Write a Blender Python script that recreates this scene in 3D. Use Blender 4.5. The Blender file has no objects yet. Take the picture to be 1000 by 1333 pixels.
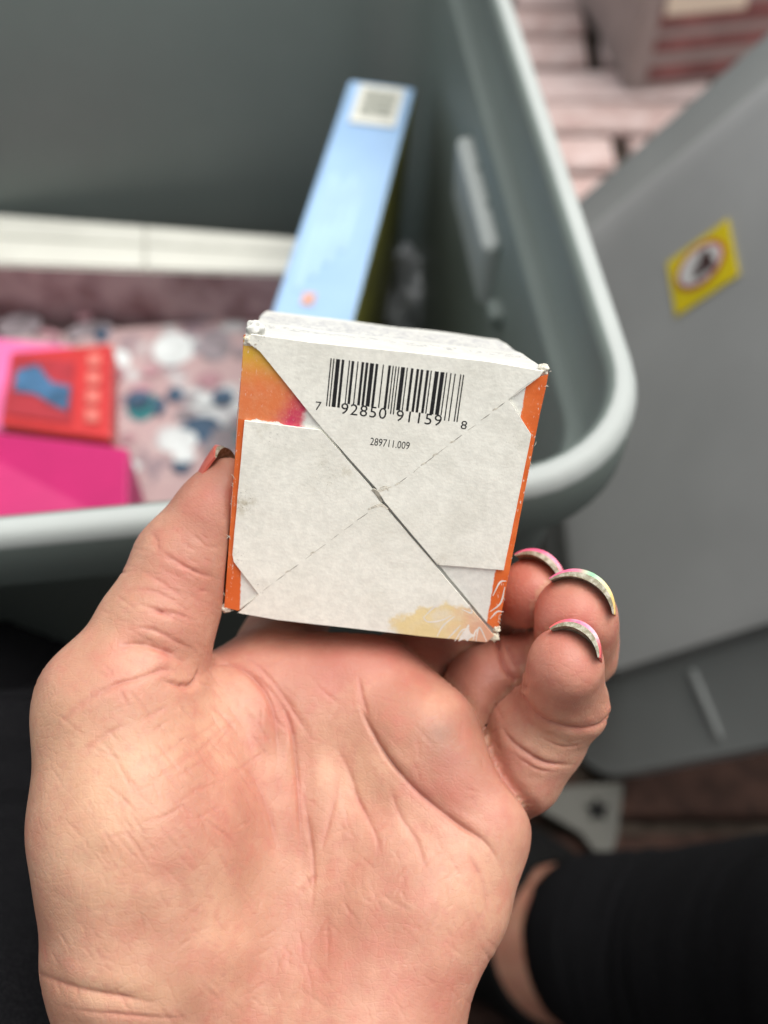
import bpy, bmesh, math, random
import numpy as np
from mathutils import Vector, Matrix, noise

random.seed(7)
rng = np.random.default_rng(7)
S = bpy.context.scene
COL = S.collection

# ------------------------------------------------------------------ camera, world, sun, exposure
FPX = 1400.0                       # focal length in photograph pixels (photo 1000 x 1333)
PITCH = math.radians(55)           # looking down
CAM = np.array([0.0, 0.0, 0.63])   # floor is z = 0
cam_data = bpy.data.cameras.new("camera")
cam = bpy.data.objects.new("camera", cam_data); COL.objects.link(cam)
cam.location = CAM
cam.rotation_euler = (math.radians(90) - PITCH, 0, 0)
cam_data.sensor_fit = 'VERTICAL'; cam_data.sensor_height = 36.0
cam_data.lens = FPX / 1333 * 36.0
cam_data.clip_start = 0.01; cam_data.clip_end = 100
cam_data.dof.use_dof = True
cam_data.dof.focus_distance = 0.200
cam_data.dof.aperture_fstop = 9.8
S.camera = cam

SUN_EL, SUN_AZ = math.radians(70), math.radians(62)     # azimuth from +Y (away from camera), negative = left
world = bpy.data.worlds.new("World"); S.world = world; world.use_nodes = True
wn = world.node_tree.nodes; wl = world.node_tree.links
sky = wn.new('ShaderNodeTexSky'); sky.sky_type = 'NISHITA'; sky.sun_disc = False
sky.sun_elevation = SUN_EL; sky.sun_rotation = SUN_AZ
sky.air_density = 1.0; sky.dust_density = 4.0; sky.ozone_density = 0.5
hs = wn.new('ShaderNodeHueSaturation'); hs.inputs['Saturation'].default_value = 0.18
wl.new(sky.outputs[0], hs.inputs['Color'])
wl.new(hs.outputs[0], wn['Background'].inputs['Color'])
wn['Background'].inputs['Strength'].default_value = 0.115
sun_d = bpy.data.lights.new("sun", 'SUN'); sun_d.energy = 1.7; sun_d.angle = math.radians(52)
sun_d.color = (1.0, 0.965, 0.92)
sun = bpy.data.objects.new("sun", sun_d); COL.objects.link(sun)
sd = Vector((math.sin(SUN_AZ) * math.cos(SUN_EL), math.cos(SUN_AZ) * math.cos(SUN_EL), math.sin(SUN_EL)))
sun.rotation_euler = sd.to_track_quat('Z', 'Y').to_euler()
S.view_settings.view_transform = 'Standard'; S.view_settings.look = 'None'
S.view_settings.exposure = 0.70; S.view_settings.gamma = 1.0
S.render.engine = 'CYCLES'
S.cycles.use_denoising = True
S.cycles.max_bounces = 8

# ------------------------------------------------------------------ frames
RIGHT = np.array([1.0, 0, 0])
UP = np.array([0, math.sin(PITCH), math.cos(PITCH)])
FWD = np.array([0, math.cos(PITCH), -math.sin(PITCH)])

def c2w(p):
    """metres measured along right / up / forward of the viewpoint -> world"""
    p = np.asarray(p, float)
    return CAM + p[..., 0:1] * RIGHT + p[..., 1:2] * UP + p[..., 2:3] * FWD

def pt(u, v, D):
    """cm, (right, up, forward)"""
    return np.array([(u - 500) / FPX * D, -(v - 666.5) / FPX * D, D])

def on_z(u, v, z):
    """world point where the sight line meets height z"""
    d = (u - 500) / FPX * RIGHT - (v - 666.5) / FPX * UP + FWD
    return CAM + d * ((z - CAM[2]) / d[2])

# ------------------------------------------------------------------ helpers
def tag(o, label=None, cat=None, group=None, kind=None):
    if label: o['label'] = label
    if cat: o['category'] = cat
    if group: o['group'] = group
    if kind: o['kind'] = kind
    return o

def empty(name, loc=(0, 0, 0)):
    o = bpy.data.objects.new(name, None); COL.objects.link(o); o.location = loc
    o.empty_display_size = 0.02
    return o

def mesh_obj(name, verts, faces, mat=None, parent=None, smooth=False, world=True):
    me = bpy.data.meshes.new(name)
    me.from_pydata([tuple(map(float, v)) for v in verts], [], [tuple(f) for f in faces])
    me.update()
    return link_mesh(name, me, mat, parent, smooth, world)

def link_mesh(name, me, mat=None, parent=None, smooth=False, world=True):
    o = bpy.data.objects.new(name, me); COL.objects.link(o)
    if mat:
        for m in (mat if isinstance(mat, (list, tuple)) else [mat]): me.materials.append(m)
    if smooth:
        me.polygons.foreach_set('use_smooth', [True] * len(me.polygons))
    if parent:
        o.parent = parent
        if world:      # vertices were given in world coordinates
            o.matrix_parent_inverse = parent.matrix_basis.inverted()
    return o

def bm_obj(name, bm, mat=None, parent=None, smooth=False, world=True):
    me = bpy.data.meshes.new(name); bm.to_mesh(me); bm.free()
    return link_mesh(name, me, mat, parent, smooth, world)

def bevel(o, w, seg=2):
    m = o.modifiers.new('bevel', 'BEVEL'); m.width = w; m.segments = seg; m.limit_method = 'ANGLE'
    m.angle_limit = math.radians(35)
    return o

def box_bm(x0, x1, y0, y1, z0, z1, frame=None):
    """box in a local frame (origin, ex, ey, ez)"""
    bm = bmesh.new()
    if frame is None: frame = (np.zeros(3), np.eye(3)[0], np.eye(3)[1], np.eye(3)[2])
    O, ex, ey, ez = [np.asarray(k, float) for k in frame]
    vs = [bm.verts.new(O + ex * x + ey * y + ez * z) for z in (z0, z1) for y in (y0, y1) for x in (x0, x1)]
    for f in ((0, 2, 3, 1), (4, 5, 7, 6), (0, 1, 5, 4), (2, 6, 7, 3), (1, 3, 7, 5), (0, 4, 6, 2)):
        bm.faces.new([vs[i] for i in f])
    bmesh.ops.recalc_face_normals(bm, faces=bm.faces)
    return bm

def smoothpoly(pts, n=8):
    """Catmull-Rom through points"""
    P = np.asarray(pts, float)
    Q = np.vstack([2 * P[0] - P[1], P, 2 * P[-1] - P[-2]])
    out = []
    for i in range(1, len(Q) - 2):
        for t in np.linspace(0, 1, n, endpoint=False):
            a, b, c, d = Q[i - 1], Q[i], Q[i + 1], Q[i + 2]
            out.append(.5 * (2 * b + (c - a) * t + (2 * a - 5 * b + 4 * c - d) * t * t + (3 * b - a - 3 * c + d) * t ** 3))
    out.append(P[-1])
    return np.array(out)

# ------------------------------------------------------------------ materials
class NT:
    def __init__(s, name):
        s.m = bpy.data.materials.new(name); s.m.use_nodes = True
        s.n = s.m.node_tree.nodes; s.l = s.m.node_tree.links
        s.b = s.n['Principled BSDF']
    def node(s, t, **kw):
        n = s.n.new(t)
        for k, v in kw.items(): setattr(n, k, v)
        return n
    def link(s, a, b): s.l.new(a, b)
    def val(s, sock, v):
        if hasattr(v, 'node'): s.l.new(v, sock)
        else: sock.default_value = v
    def coord(s, which='Object'):
        return s.node('ShaderNodeTexCoord').outputs[which]
    def mapping(s, vec, scale=(1, 1, 1), rot=(0, 0, 0), loc=(0, 0, 0)):
        n = s.node('ShaderNodeMapping'); s.link(vec, n.inputs[0])
        n.inputs['Scale'].default_value = scale; n.inputs['Rotation'].default_value = rot; n.inputs['Location'].default_value = loc
        return n.outputs[0]
    def noise(s, vec, scale, detail=4, rough=.55, dist=0):
        n = s.node('ShaderNodeTexNoise'); s.link(vec, n.inputs['Vector'])
        n.inputs['Scale'].default_value = scale; n.inputs['Detail'].default_value = detail
        n.inputs['Roughness'].default_value = rough; n.inputs['Distortion'].default_value = dist
        return n.outputs['Fac']
    def voronoi(s, vec, scale, feature='F1'):
        n = s.node('ShaderNodeTexVoronoi', feature=feature); s.link(vec, n.inputs['Vector']); n.inputs['Scale'].default_value = scale
        return n.outputs['Distance']
    def ramp(s, fac, lo, hi, a=0., b=1.):
        n = s.node('ShaderNodeMapRange', interpolation_type='SMOOTHSTEP'); s.link(fac, n.inputs['Value'])
        n.inputs['From Min'].default_value = lo; n.inputs['From Max'].default_value = hi
        n.inputs['To Min'].default_value = a; n.inputs['To Max'].default_value = b
        return n.outputs[0]
    def math(s, op, a, b=0., c=0.):
        n = s.node('ShaderNodeMath', operation=op); s.val(n.inputs[0], a); s.val(n.inputs[1], b); s.val(n.inputs[2], c)
        return n.outputs[0]
    def mix(s, fac, a, b, mode='MIX'):
        n = s.node('ShaderNodeMix', data_type='RGBA', blend_type=mode)
        s.val(n.inputs[0], fac)
        for sock, v in ((n.inputs[6], a), (n.inputs[7], b)):
            if hasattr(v, 'node'): s.link(v, sock)
            else: sock.default_value = (*v[:3], 1)
        return n.outputs[2]
    def sep(s, vec):
        n = s.node('ShaderNodeSeparateXYZ'); s.link(vec, n.inputs[0]); return n.outputs
    def bump(s, h, strength=.3, dist=.001, prev=None):
        n = s.node('ShaderNodeBump'); s.link(h, n.inputs['Height']); n.inputs['Strength'].default_value = strength
        n.inputs['Distance'].default_value = dist
        if prev: s.link(prev, n.inputs['Normal'])
        return n.outputs[0]
    def out(s, color=None, rough=.5, normal=None, spec=.5):
        if color is not None: s.val(s.b.inputs['Base Color'], color if hasattr(color, 'node') else (*color[:3], 1))
        s.val(s.b.inputs['Roughness'], rough); s.b.inputs['Specular IOR Level'].default_value = spec
        if normal: s.link(normal, s.b.inputs['Normal'])
        return s.m

def simple(name, col, rough=.5, var=.15, scale=40, bump=.1, bscale=300, spec=.5, bdist=.0005):
    t = NT(name); c = t.coord()
    f = t.ramp(t.noise(c, scale, 5), .3, .7)
    dark = tuple(k * (1 - var) for k in col); light = tuple(min(1, k * (1 + var)) for k in col)
    col_s = t.mix(f, dark, light)
    return t.out(col_s, rough, t.bump(t.noise(c, bscale, 3), bump, bdist) if bump else None, spec)

def plastic(name, col, rough=.45):
    t = NT(name); c = t.coord()
    big = t.ramp(t.noise(c, 6, 5), .3, .7)
    scr = t.ramp(t.noise(t.mapping(c, (8, 90, 90), (0.3, .2, .5)), 3, 6, .7), .62, .75)
    col_s = t.mix(big, tuple(k * .9 for k in col), tuple(k * 1.08 for k in col))
    col_s = t.mix(t.math('MULTIPLY', scr, .18), col_s, (.6, .62, .6))
    r = t.math('ADD', rough, t.math('MULTIPLY', t.noise(c, 30, 4), .15))
    n = t.bump(t.noise(c, 900, 2), .12, .0004)
    return t.out(col_s, r, n)

M = {}
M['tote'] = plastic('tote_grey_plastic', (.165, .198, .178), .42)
M['rim'] = plastic('rim_plastic_painted_light', (.385, .415, .395), .5)  # tote plastic made paler: light from above painted into the rim colour
M['lid'] = plastic('lid_grey_plastic', (.46, .465, .455), .38)
M['black_cloth'] = (lambda t: t.out(t.mix(t.ramp(t.noise(t.coord(), 1500, 2), .4, .7), (.004, .004, .005), (.010, .010, .011)), .95,
                    t.bump(t.noise(t.mapping(t.coord(), (1, 1, 3)), 900, 3), .4, .0008), .15))(NT('black_stretch_cloth'))
M['black_shoe'] = simple('black_shoe_canvas', (.006, .006, .006), .85, .3, 400, .3, 800, .1)
M['white_card'] = simple('white_card', (.66, .66, .585), .6, .05, 30, .1, 500)

def brick_mat():
    t = NT('pale_pink_brick'); c = t.coord()
    info = t.node('ShaderNodeObjectInfo')
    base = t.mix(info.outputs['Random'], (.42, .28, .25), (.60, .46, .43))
    n1 = t.ramp(t.noise(c, 45, 6, .65), .35, .7)
    col = t.mix(t.math('MULTIPLY', n1, .6), base, (.70, .60, .57))
    pits = t.ramp(t.noise(c, 160, 4, .7), .62, .75)
    col = t.mix(t.math('MULTIPLY', pits, .6), col, (.16, .10, .085))
    return t.out(col, .85, t.bump(t.noise(c, 120, 6, .7), .6, .003), .25)
M['brick'] = brick_mat()
M['shaded_brick'] = simple('brick_with_painted_shade', (.034, .017, .012), .9, .4, 60, .5, 160, .2, .003)  # shade on the near floor painted in as a darker brick colour
M['mortar'] = simple('dark_mossy_joint_sand', (.040, .031, .024), .95, .5, 60, .8, 200, .1, .004)

# ------------------------------------------------------------------ floor of bricks
floor = mesh_obj('floor', [(-3, -3, -.012), (3, -3, -.012), (3, 4, -.012), (-3, 4, -.012)], [(0, 1, 2, 3)], M['mortar'])
tag(floor, kind='structure')
def brick_mesh(seed):
    r = random.Random(seed)
    bm = box_bm(-.092, .092, -.0236, .0236, -.03, 0)
    bmesh.ops.bevel(bm, geom=[e for e in bm.edges], offset=.0035, segments=1, affect='EDGES')
    for v in bm.verts:
        v.co += Vector((r.uniform(-1, 1), r.uniform(-1, 1), r.uniform(-1, .3))) * .0014
    me = bpy.data.meshes.new('brick'); bm.to_mesh(me); bm.free(); me.materials.append(M['brick'])
    return me
brick_meshes = [brick_mesh(i) for i in range(6)]
shaded_meshes = []
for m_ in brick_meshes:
    m_ = m_.copy(); m_.materials.clear(); m_.materials.append(M['shaded_brick']); shaded_meshes.append(m_)
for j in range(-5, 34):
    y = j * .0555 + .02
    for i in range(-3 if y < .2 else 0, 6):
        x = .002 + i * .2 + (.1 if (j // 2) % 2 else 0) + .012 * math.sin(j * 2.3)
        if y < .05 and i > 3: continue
        o = bpy.data.objects.new('brick', (brick_meshes if y + random.uniform(-.1, .1) > .62 else shaded_meshes)[(i * 7 + j * 3) % 6]); COL.objects.link(o)
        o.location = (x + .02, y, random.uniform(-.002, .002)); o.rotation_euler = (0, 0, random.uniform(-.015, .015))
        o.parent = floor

# ------------------------------------------------------------------ storage tote
ROT = math.radians(6.6)
EX = np.array([math.cos(ROT), math.sin(ROT), 0]); EY = np.array([-math.sin(ROT), math.cos(ROT), 0]); EZ = np.array([0, 0, 1.0])
RIM = CAM[2] - .25                                      # rim height .38
TX1, TX0, TY0, TY1 = .106, -.494, .177, .587            # outer rim rectangle in the rotated frame
def loc(s, t, z): return EX * s + EY * t + EZ * z
def rr_loop(inset, z, rad, n=10):
    x0, x1, y0, y1 = TX0 + inset, TX1 - inset, TY0 + inset, TY1 - inset
    out = []
    for cx, cy, a0 in ((x1 - rad, y0 + rad, -90), (x1 - rad, y1 - rad, 0), (x0 + rad, y1 - rad, 90), (x0 + rad, y0 + rad, 180)):
        for k in range(n + 1):
            a = math.radians(a0 + 90 * k / n)
            out.append(loc(cx + rad * math.cos(a), cy + rad * math.sin(a), z))
    return out
prof = [  # inset, z, radius: outside from the foot up, over the rim, down the inside
    (.040, .000, .030), (.040, .004, .034), (.018, RIM - .034, .036), (.0165, RIM - .030, .036), (.0025, RIM - .028, .046), (0, RIM - .024, .048), (0, RIM - .005, .048), (.0012, RIM - .0015, .047),
    (.0035, RIM, .045), (.0070, RIM, .042), (.0088, RIM - .0012, .040), (.0100, RIM - .005, .039),
    (.0130, RIM - .04, .037), (.0150, RIM - .041, .036), (.030, .11, .032), (.038, .018, .030), (.046, .012, .024), (.12, .011, .02)]
V, F = [], []
for ins, z, r in prof: V += rr_loop(ins, z, r)
n = len(V) // len(prof)
for k in range(len(prof) - 1):
    for i in range(n):
        F.append((k * n + i, k * n + (i + 1) % n, (k + 1) * n + (i + 1) % n, (k + 1) * n + i))
F.append(tuple(range((len(prof) - 1) * n, len(prof) * n)))
F.append(tuple(reversed(range(0, n))))
tote = empty('storage_tote', loc(-.19, .38, 0))
tag(tote, 'open grey plastic storage tote filled with boxed goods', 'storage tote')
bpy.context.view_layer.update()
body = mesh_obj('tote_body', V, F, [M['tote'], M['rim']], tote, True)
for k_, p_ in enumerate(body.data.polygons):
    if 6 <= k_ // n <= 8: p_.material_index = 1
tfr = (np.zeros(3), EX, EY, EZ)
# moulded handle on the right inner wall: a ledge, ribs above it, a back plate
def tbox(name, s0, s1, t0, t1, z0, z1, mat, parent, bev=.002):
    o = bm_obj(name, box_bm(s0, s1, t0, t1, z0, z1, tfr), mat, parent)
    if bev: bevel(o, bev, 3)
    return o
hl = tbox('handle_ledge', .0800, .096, .336, .412, RIM - .085, RIM - .050, M['rim'], tote, .004)  # paler rim plastic paints in the sky light on the ledge
for t0 in (.3340, .3600, .3850, .4100):
    bm = bmesh.new()
    a = [loc(.0850, t0, RIM - .052), loc(.096, t0, RIM - .052), loc(.096, t0, RIM - .034), loc(.0925, t0, RIM - .034)]
    b = [p + EY * .003 for p in a]
    va = [bm.verts.new(p) for p in a]; vb = [bm.verts.new(p) for p in b]
    bm.faces.new(va); bm.faces.new(vb[::-1])
    for i in range(4): bm.faces.new((va[i], vb[i], vb[(i + 1) % 4], va[(i + 1) % 4]))
    bmesh.ops.recalc_face_normals(bm, faces=bm.faces)
    bm_obj('handle_rib', bm, M['tote'], tote)
tbox('handle_boss', .080, .095, .312, .324, RIM - .075, RIM - .066, M['tote'], tote, .003)

# ------------------------------------------------------------------ lid leaning at the right of the tote
a_c = np.array([-.498, -.330, .803]); b_c = np.array([.048, -.934, -.354])
a_c /= np.linalg.norm(a_c); b_c -= a_c * (a_c @ b_c); b_c /= np.linalg.norm(b_c)
def cdir(v): return v[0] * RIGHT + v[1] * UP + v[2] * FWD
LA, LB = cdir(a_c), cdir(b_c)
LN = np.cross(LB, LA); LN /= np.linalg.norm(LN)
LO = c2w(np.array([.296, .226, 1.0]) * .60)
if LN @ (CAM - LO) < 0: LN = -LN
lid = empty('tote_lid', LO + LA * .2)
tag(lid, 'grey plastic tote lid with a yellow warning sticker leaning beside the tote', 'lid')
bpy.context.view_layer.update()
A0, A1, B0, B1 = -.42, .195, -.135, .258
def lid_loop(ia, z, rad, n=8):
    x0, x1, y0, y1 = A0 + ia, A1 - ia, B0 + ia, B1 - ia
    out = []
    for cx, cy, a0 in ((x1 - rad, y0 + rad, -90), (x1 - rad, y1 - rad, 0), (x0 + rad, y1 - rad, 90), (x0 + rad, y0 + rad, 180)):
        for k in range(n + 1):
            a = math.radians(a0 + 90 * k / n)
            out.append(LO + LA * (cx + rad * math.cos(a)) + LB * (cy + rad * math.sin(a)) + LN * z)
    return out
lp = [(.066, -.0055, .03), (.056, -.0050, .03), (.046, -.016, .035), (.006, -.031, .05), (.004, -.044, .05), (.001, -.044, .05), (0, -.0285, .05), (.0015, -.0262, .05), (.006, -.0258, .05), (.047, -.0105, .036), (.0505, -.009, .034), (.0545, -.001, .032), (.058, 0.0, .03)]
V, F = [], []
for ia, z, r in lp: V += lid_loop(ia, z, r)
n = len(V) // len(lp)
for k in range(len(lp) - 1):
    for i in range(n):
        F.append((k * n + i, (k + 1) * n + i, (k + 1) * n + (i + 1) % n, k * n + (i + 1) % n))
F.append(tuple(range((len(lp) - 1) * n, len(lp) * n))); F.append(tuple(reversed(range(0, n))))
M['lid_edge_shaded'] = plastic('lid_edge_painted_shade', (.27, .285, .275), .42)  # lid plastic darkened: shade of the sloping flange painted into the colour
lo = mesh_obj('lid_panel', V, F, [M['lid'], M['lid_edge_shaded']], lid, True)
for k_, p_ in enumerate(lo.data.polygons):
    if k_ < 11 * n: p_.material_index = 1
bmx = bmesh.new(); bmx.from_mesh(lo.data); bmesh.ops.recalc_face_normals(bmx, faces=bmx.faces); bmx.to_mesh(lo.data); bmx.free()
lo.data.polygons.foreach_set('use_smooth', [True] * len(lo.data.polygons))
wm = lo.modifiers.new('edges', 'EDGE_SPLIT'); wm.split_angle = math.radians(30)
lfr = (LO, LA, LB, LN)
# latch lugs on the near flange
for aa, w in ((-.012, .012), (.060, .006)):
    V = [LO + LA * (aa + x) + LB * b + LN * z for x in (0, w) for b, z in ((B1 - .046, -.0085), (B1 - .032, -.0135), (B1 - .008, -.0235), (B1 - .006, -.030), (B1 - .046, -.02))]
    F = [(0, 1, 2, 3, 4), (9, 8, 7, 6, 5)] + [(i, 5 + i, 5 + (i + 1) % 5, (i + 1) % 5) for i in range(5)]
    lug = bevel(mesh_obj('latch_lug', V, F, M['lid_edge_shaded'], lid), .003, 3)
M['st_yellow'] = simple('sticker_yellow', (.80, .62, .005), .5, .05, 60, 0)
M['st_white'] = simple('sticker_white', (.72, .70, .68), .5, .04, 60, 0)
M['st_red'] = simple('sticker_red', (.60, .09, .06), .5, .05, 60, 0)
M['st_black'] = simple('sticker_black', (.06, .025, .025), .5, .05, 60, 0)
stick = bm_obj('warning_sticker', box_bm(-.0235, .0235, -.018, .018, .0005, .0010, lfr), M['st_yellow'], lid)
def disc(name, ca, cb, ra, rb, z, mat, parent, r_in=0, n=40, fr=lfr):
    O, ax, bx, nx = fr; V, F = [], []
    for k in range(n):
        a = 2 * math.pi * k / n
        V.append(O + ax * (ca + ra * math.cos(a)) + bx * (cb + rb * math.sin(a)) + nx * z)
    if r_in:
        for k in range(n):
            a = 2 * math.pi * k / n
            V.append(O + ax * (ca + ra * r_in * math.cos(a)) + bx * (cb + rb * r_in * math.sin(a)) + nx * z)
        F = [(k, (k + 1) % n, n + (k + 1) % n, n + k) for k in range(n)]
    else: F = [tuple(range(n))]
    return mesh_obj(name, V, F, mat, parent)
disc('sticker_ring', 0, -.002, .0185, .0125, .0014, M['st_red'], stick)
disc('sticker_disc', 0, -.002, .0158, .0100, .0018, M['st_white'], stick)
for ca_, cb_, ra_, rb_ in ((-.0050, -.0055, .0038, .0032), (-.0030, -.0010, .0070, .0030), (-.0075, .0022, .0030, .0038), (.0010, .0030, .0040, .0022)):
    disc('sticker_symbol', ca_, cb_, ra_, rb_, .0022 + ca_ * .01, M['st_black'], stick)

# ------------------------------------------------------------------ goods in the tote
def lvl(d): return CAM[2] - d
def goods(name, s0, s1, t0, t1, z0, z1, mats, label, cat, yaw=0., group=None, tilt=0., bev=.0015):
    """a carton; mats = [all] or (side, top)"""
    c = loc((s0 + s1) / 2, (t0 + t1) / 2, z0)
    r = Matrix.Rotation(yaw + ROT, 3, 'Z') @ Matrix.Rotation(tilt, 3, 'X')
    fr = (c, np.array(r.col[0]), np.array(r.col[1]), np.array(r.col[2]))
    w, d = (s1 - s0) / 2, (t1 - t0) / 2
    e = empty(name, c); bpy.context.view_layer.update()
    if label: tag(e, label, cat, group)
    o = bm_obj('carton_body', box_bm(-w, w, -d, d, 0, z1 - z0, fr), mats, e)
    if len(mats) > 1:
        for p in o.data.polygons:
            if Vector(fr[3]).dot(p.normal) > .9: p.material_index = 1
    bevel(o, bev, 2)
    return e, fr, (w, d, z1 - z0)

def maroon_mat():
    t = NT('dusky_pink_print'); c = t.coord()
    col = t.mix(t.ramp(t.noise(c, 26, 3), .4, .6), (.25, .15, .15), (.48, .36, .35))
    return t.out(col, .5, None, .4)
M['maroon'] = maroon_mat()
def pattern_mat():
    t = NT('pink_paper_with_print'); c = t.coord()
    col = t.mix(t.ramp(t.noise(c, 14, 3), .35, .65), (.42, .285, .28), (.50, .37, .355))
    w = t.ramp(t.noise(t.mapping(c, (1, 1, 1), loc=(3, 1, 0)), 21, 2), .61, .68)
    col = t.mix(w, col, (.52, .54, .53))
    d = t.ramp(t.noise(t.mapping(c, (1, 1, 1), loc=(9, 4, 2)), 34, 4, .7), .52, .62)
    col = t.mix(t.math('MULTIPLY', d, .75), col, (.16, .13, .16))
    return t.out(col, .45, None, .5)
M['pattern'] = pattern_mat()
# white-topped cartons along the far wall
for k, (u0, u1, lab_) in enumerate(((-120, 189, 'long white-topped carton at the left against the far tote wall'), (190, 396, 'short white-topped carton between the long one and the blue box'))):
    ft = lambda u: 282 + u * .079; nt = lambda u: 347 + u * .034
    tp = [on_z(u0, ft(u0), lvl(.437)), on_z(u1, ft(u1), lvl(.437)), on_z(u1, nt(u1), lvl(.437)), on_z(u0, nt(u0), lvl(.437))]
    e = empty('white_carton', np.mean(tp, 0) * [1, 1, 0] + [0, 0, .012]); tag(e, lab_, 'carton', 'white-topped cartons'); bpy.context.view_layer.update()
    bm = bmesh.new(); tv = [bm.verts.new(p) for p in tp]; bv = [bm.verts.new((p[0], p[1], .012)) for p in tp]
    bm.faces.new(tv); bm.faces.new(bv[::-1])
    for i in range(4): bm.faces.new((tv[i], bv[i], bv[(i + 1) % 4], tv[(i + 1) % 4]))
    bmesh.ops.recalc_face_normals(bm, faces=bm.faces)
    o = bm_obj('carton_body', bm, [M['maroon'], M['white_card']], e)
    for p in o.data.polygons:
        if p.normal.z > .9: p.material_index = 1
    for b0, b1 in ((.03, .44), (.49, .97)):
        L = lambda a, b, z: (tp[0] * (1 - a) + tp[1] * a) * (1 - b) + (tp[3] * (1 - a) + tp[2] * a) * b + np.array([0, 0, z])
        Vf = [L(a, b, z) for z in (.0022, .0003) for a, b in ((.004, b0), (.996, b0), (.996, b1), (.004, b1))]
        mesh_obj('top_flap', Vf, [(0, 1, 2, 3), (0, 4, 5, 1), (1, 5, 6, 2), (2, 6, 7, 3), (3, 7, 4, 0)], M['white_card'], e)
# patterned box in front of them
e, fr, (w, d, hh) = goods('patterned_gift_box', -.35, .035, .345, .486, .012, lvl(.475), [M['maroon'], M['pattern']],
      'pale pink patterned gift box with teal and white shapes on its top', 'gift box')
M['teal'] = simple('teal_print', (.025, .20, .21), .45, .3, 60, 0)
M['navy'] = simple('navy_print', (.03, .07, .12), .5, .4, 60, 0)
M['pwhite'] = simple('white_print', (.62, .66, .64), .5, .15, 60, 0)
M['pdusk'] = simple('dusky_rose_print', (.36, .20, .22), .5, .3, 90, 0)
M['pgrey'] = simple('grey_print', (.22, .19, .20), .5, .4, 120, 0)
def top_local(u, v, z): # pixel -> coordinates on that top
    p = on_z(u, v, z) - fr[0]; return p @ fr[1], p @ fr[2]
zt = lvl(.475)
for kk, (u, v, ra, rb, m) in enumerate(((185, 528, .0105, .014, 'teal'), (262, 560, .014, .012, 'navy'), (308, 565, .012, .012, 'teal'), (225, 455, .014, .016, 'pwhite'), (232, 575, .013, .010, 'pwhite'),
                          (120, 430, .015, .008, 'pgrey'), (280, 450, .012, .016, 'pgrey'), (25, 425, .016, .012, 'pgrey'), (240, 520, .010, .004, 'pgrey'), (155, 470, .008, .010, 'pwhite'), (160, 610, .012, .006, 'pwhite'), (300, 610, .010, .006, 'pgrey'))):
    ca, cb = top_local(u, v, zt)
    disc('printed_shape', ca, cb, ra * .85, rb * .85, hh + .0005 + kk * .00003, M[m], e, fr=fr)
for k in range(44):
    r = random.Random(4000 + k); u, v = r.uniform(0, 320), r.uniform(405, 640)
    ca, cb = top_local(u, v, zt)
    disc('printed_shape', ca, cb, r.uniform(.003, .008), r.uniform(.003, .007), hh + .0010 + k * .00003, M[r.choice(['pgrey', 'pgrey', 'pwhite', 'pdusk', 'pdusk', 'navy'])], e, fr=fr, n=14)
# tall blue box standing on edge, leaning to the far wall
M['blue'] = (lambda t: t.out(t.mix(t.ramp(t.noise(t.coord(), 12, 3), .3, .7), (.25, .40, .61), (.33, .50, .71)), .4))(NT('pale_blue_gloss_card'))
M['olive'] = simple('olive_card', (.16, .16, .02), .5, .3, 50, 0)
M['pale_text'] = simple('pale_blue_print', (.37, .54, .74), .5, .1, 50, 0)
M['bar_grey'] = simple('grey_barcode_print', (.33, .34, .29), .6, .3, 400, 0)
M['orange_print'] = simple('orange_print', (.58, .30, .22), .5, .2, 200, 0)
blue_top = [on_z(u_, v_, lvl(.33)) for u_, v_ in ((455, 103), (541, 114), (455, 440), (345, 430))]
be = empty('blue_box', loc(.03, .42, .012)); tag(be, 'tall pale blue box standing on edge with a white barcode label', 'box')
bpy.context.view_layer.update()
bm = bmesh.new()
tv = [bm.verts.new(p) for p in blue_top]
bv = [bm.verts.new((p[0] - .022, p[1], .013)) for p in blue_top]
bm.faces.new(tv); bm.faces.new(bv[::-1])
for i in range(4): bm.faces.new((tv[i], bv[i], bv[(i + 1) % 4], tv[(i + 1) % 4]))
bmesh.ops.recalc_face_normals(bm, faces=bm.faces)
bo = bm_obj('carton_body', bm, [M['blue'], M['olive']], be)
for p in bo.data.polygons:
    if p.normal.x > .7: p.material_index = 1
bevel(bo, .002, 2)
P0, P1, P2, P3 = [np.array(p) for p in blue_top]
bn = np.cross(P1 - P0, P3 - P0); bn /= np.linalg.norm(bn); bn = bn if bn[2] > 0 else -bn
def bl(a, b): return (P0 * (1 - a) + P1 * a) * (1 - b) + (P3 * (1 - a) + P2 * a) * b
def bl_quad(name, a0, a1, b0, b1, lift, mat, parent):
    q = [bl(a0, b0), bl(a1, b0), bl(a1, b1), bl(a0, b1)]
    V = [p + bn * lift for p in q] + [p + bn * .0004 for p in q]
    return mesh_obj(name, V, [(0, 1, 2, 3), (0, 4, 5, 1), (1, 5, 6, 2), (2, 6, 7, 3), (3, 7, 4, 0)], mat, parent)
lab = bl_quad('barcode_label', .2, .86, .025, .20, .0012, M['white_card'], be)
for k in range(5): bl_quad('label_bar', .30, .78, .05 + k * .025, .067 + k * .025, .0018, M['bar_grey'], lab)
for k in range(4): bl_quad('printed_text', .2 + k * .13, .27 + k * .13, .42 + .03 * (k % 2), .86 - .05 * k, .0006, M['pale_text'], be)
bl_quad('printed_mark', .32, .47, .868, .908, .0007, M['orange_print'], be)
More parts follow.
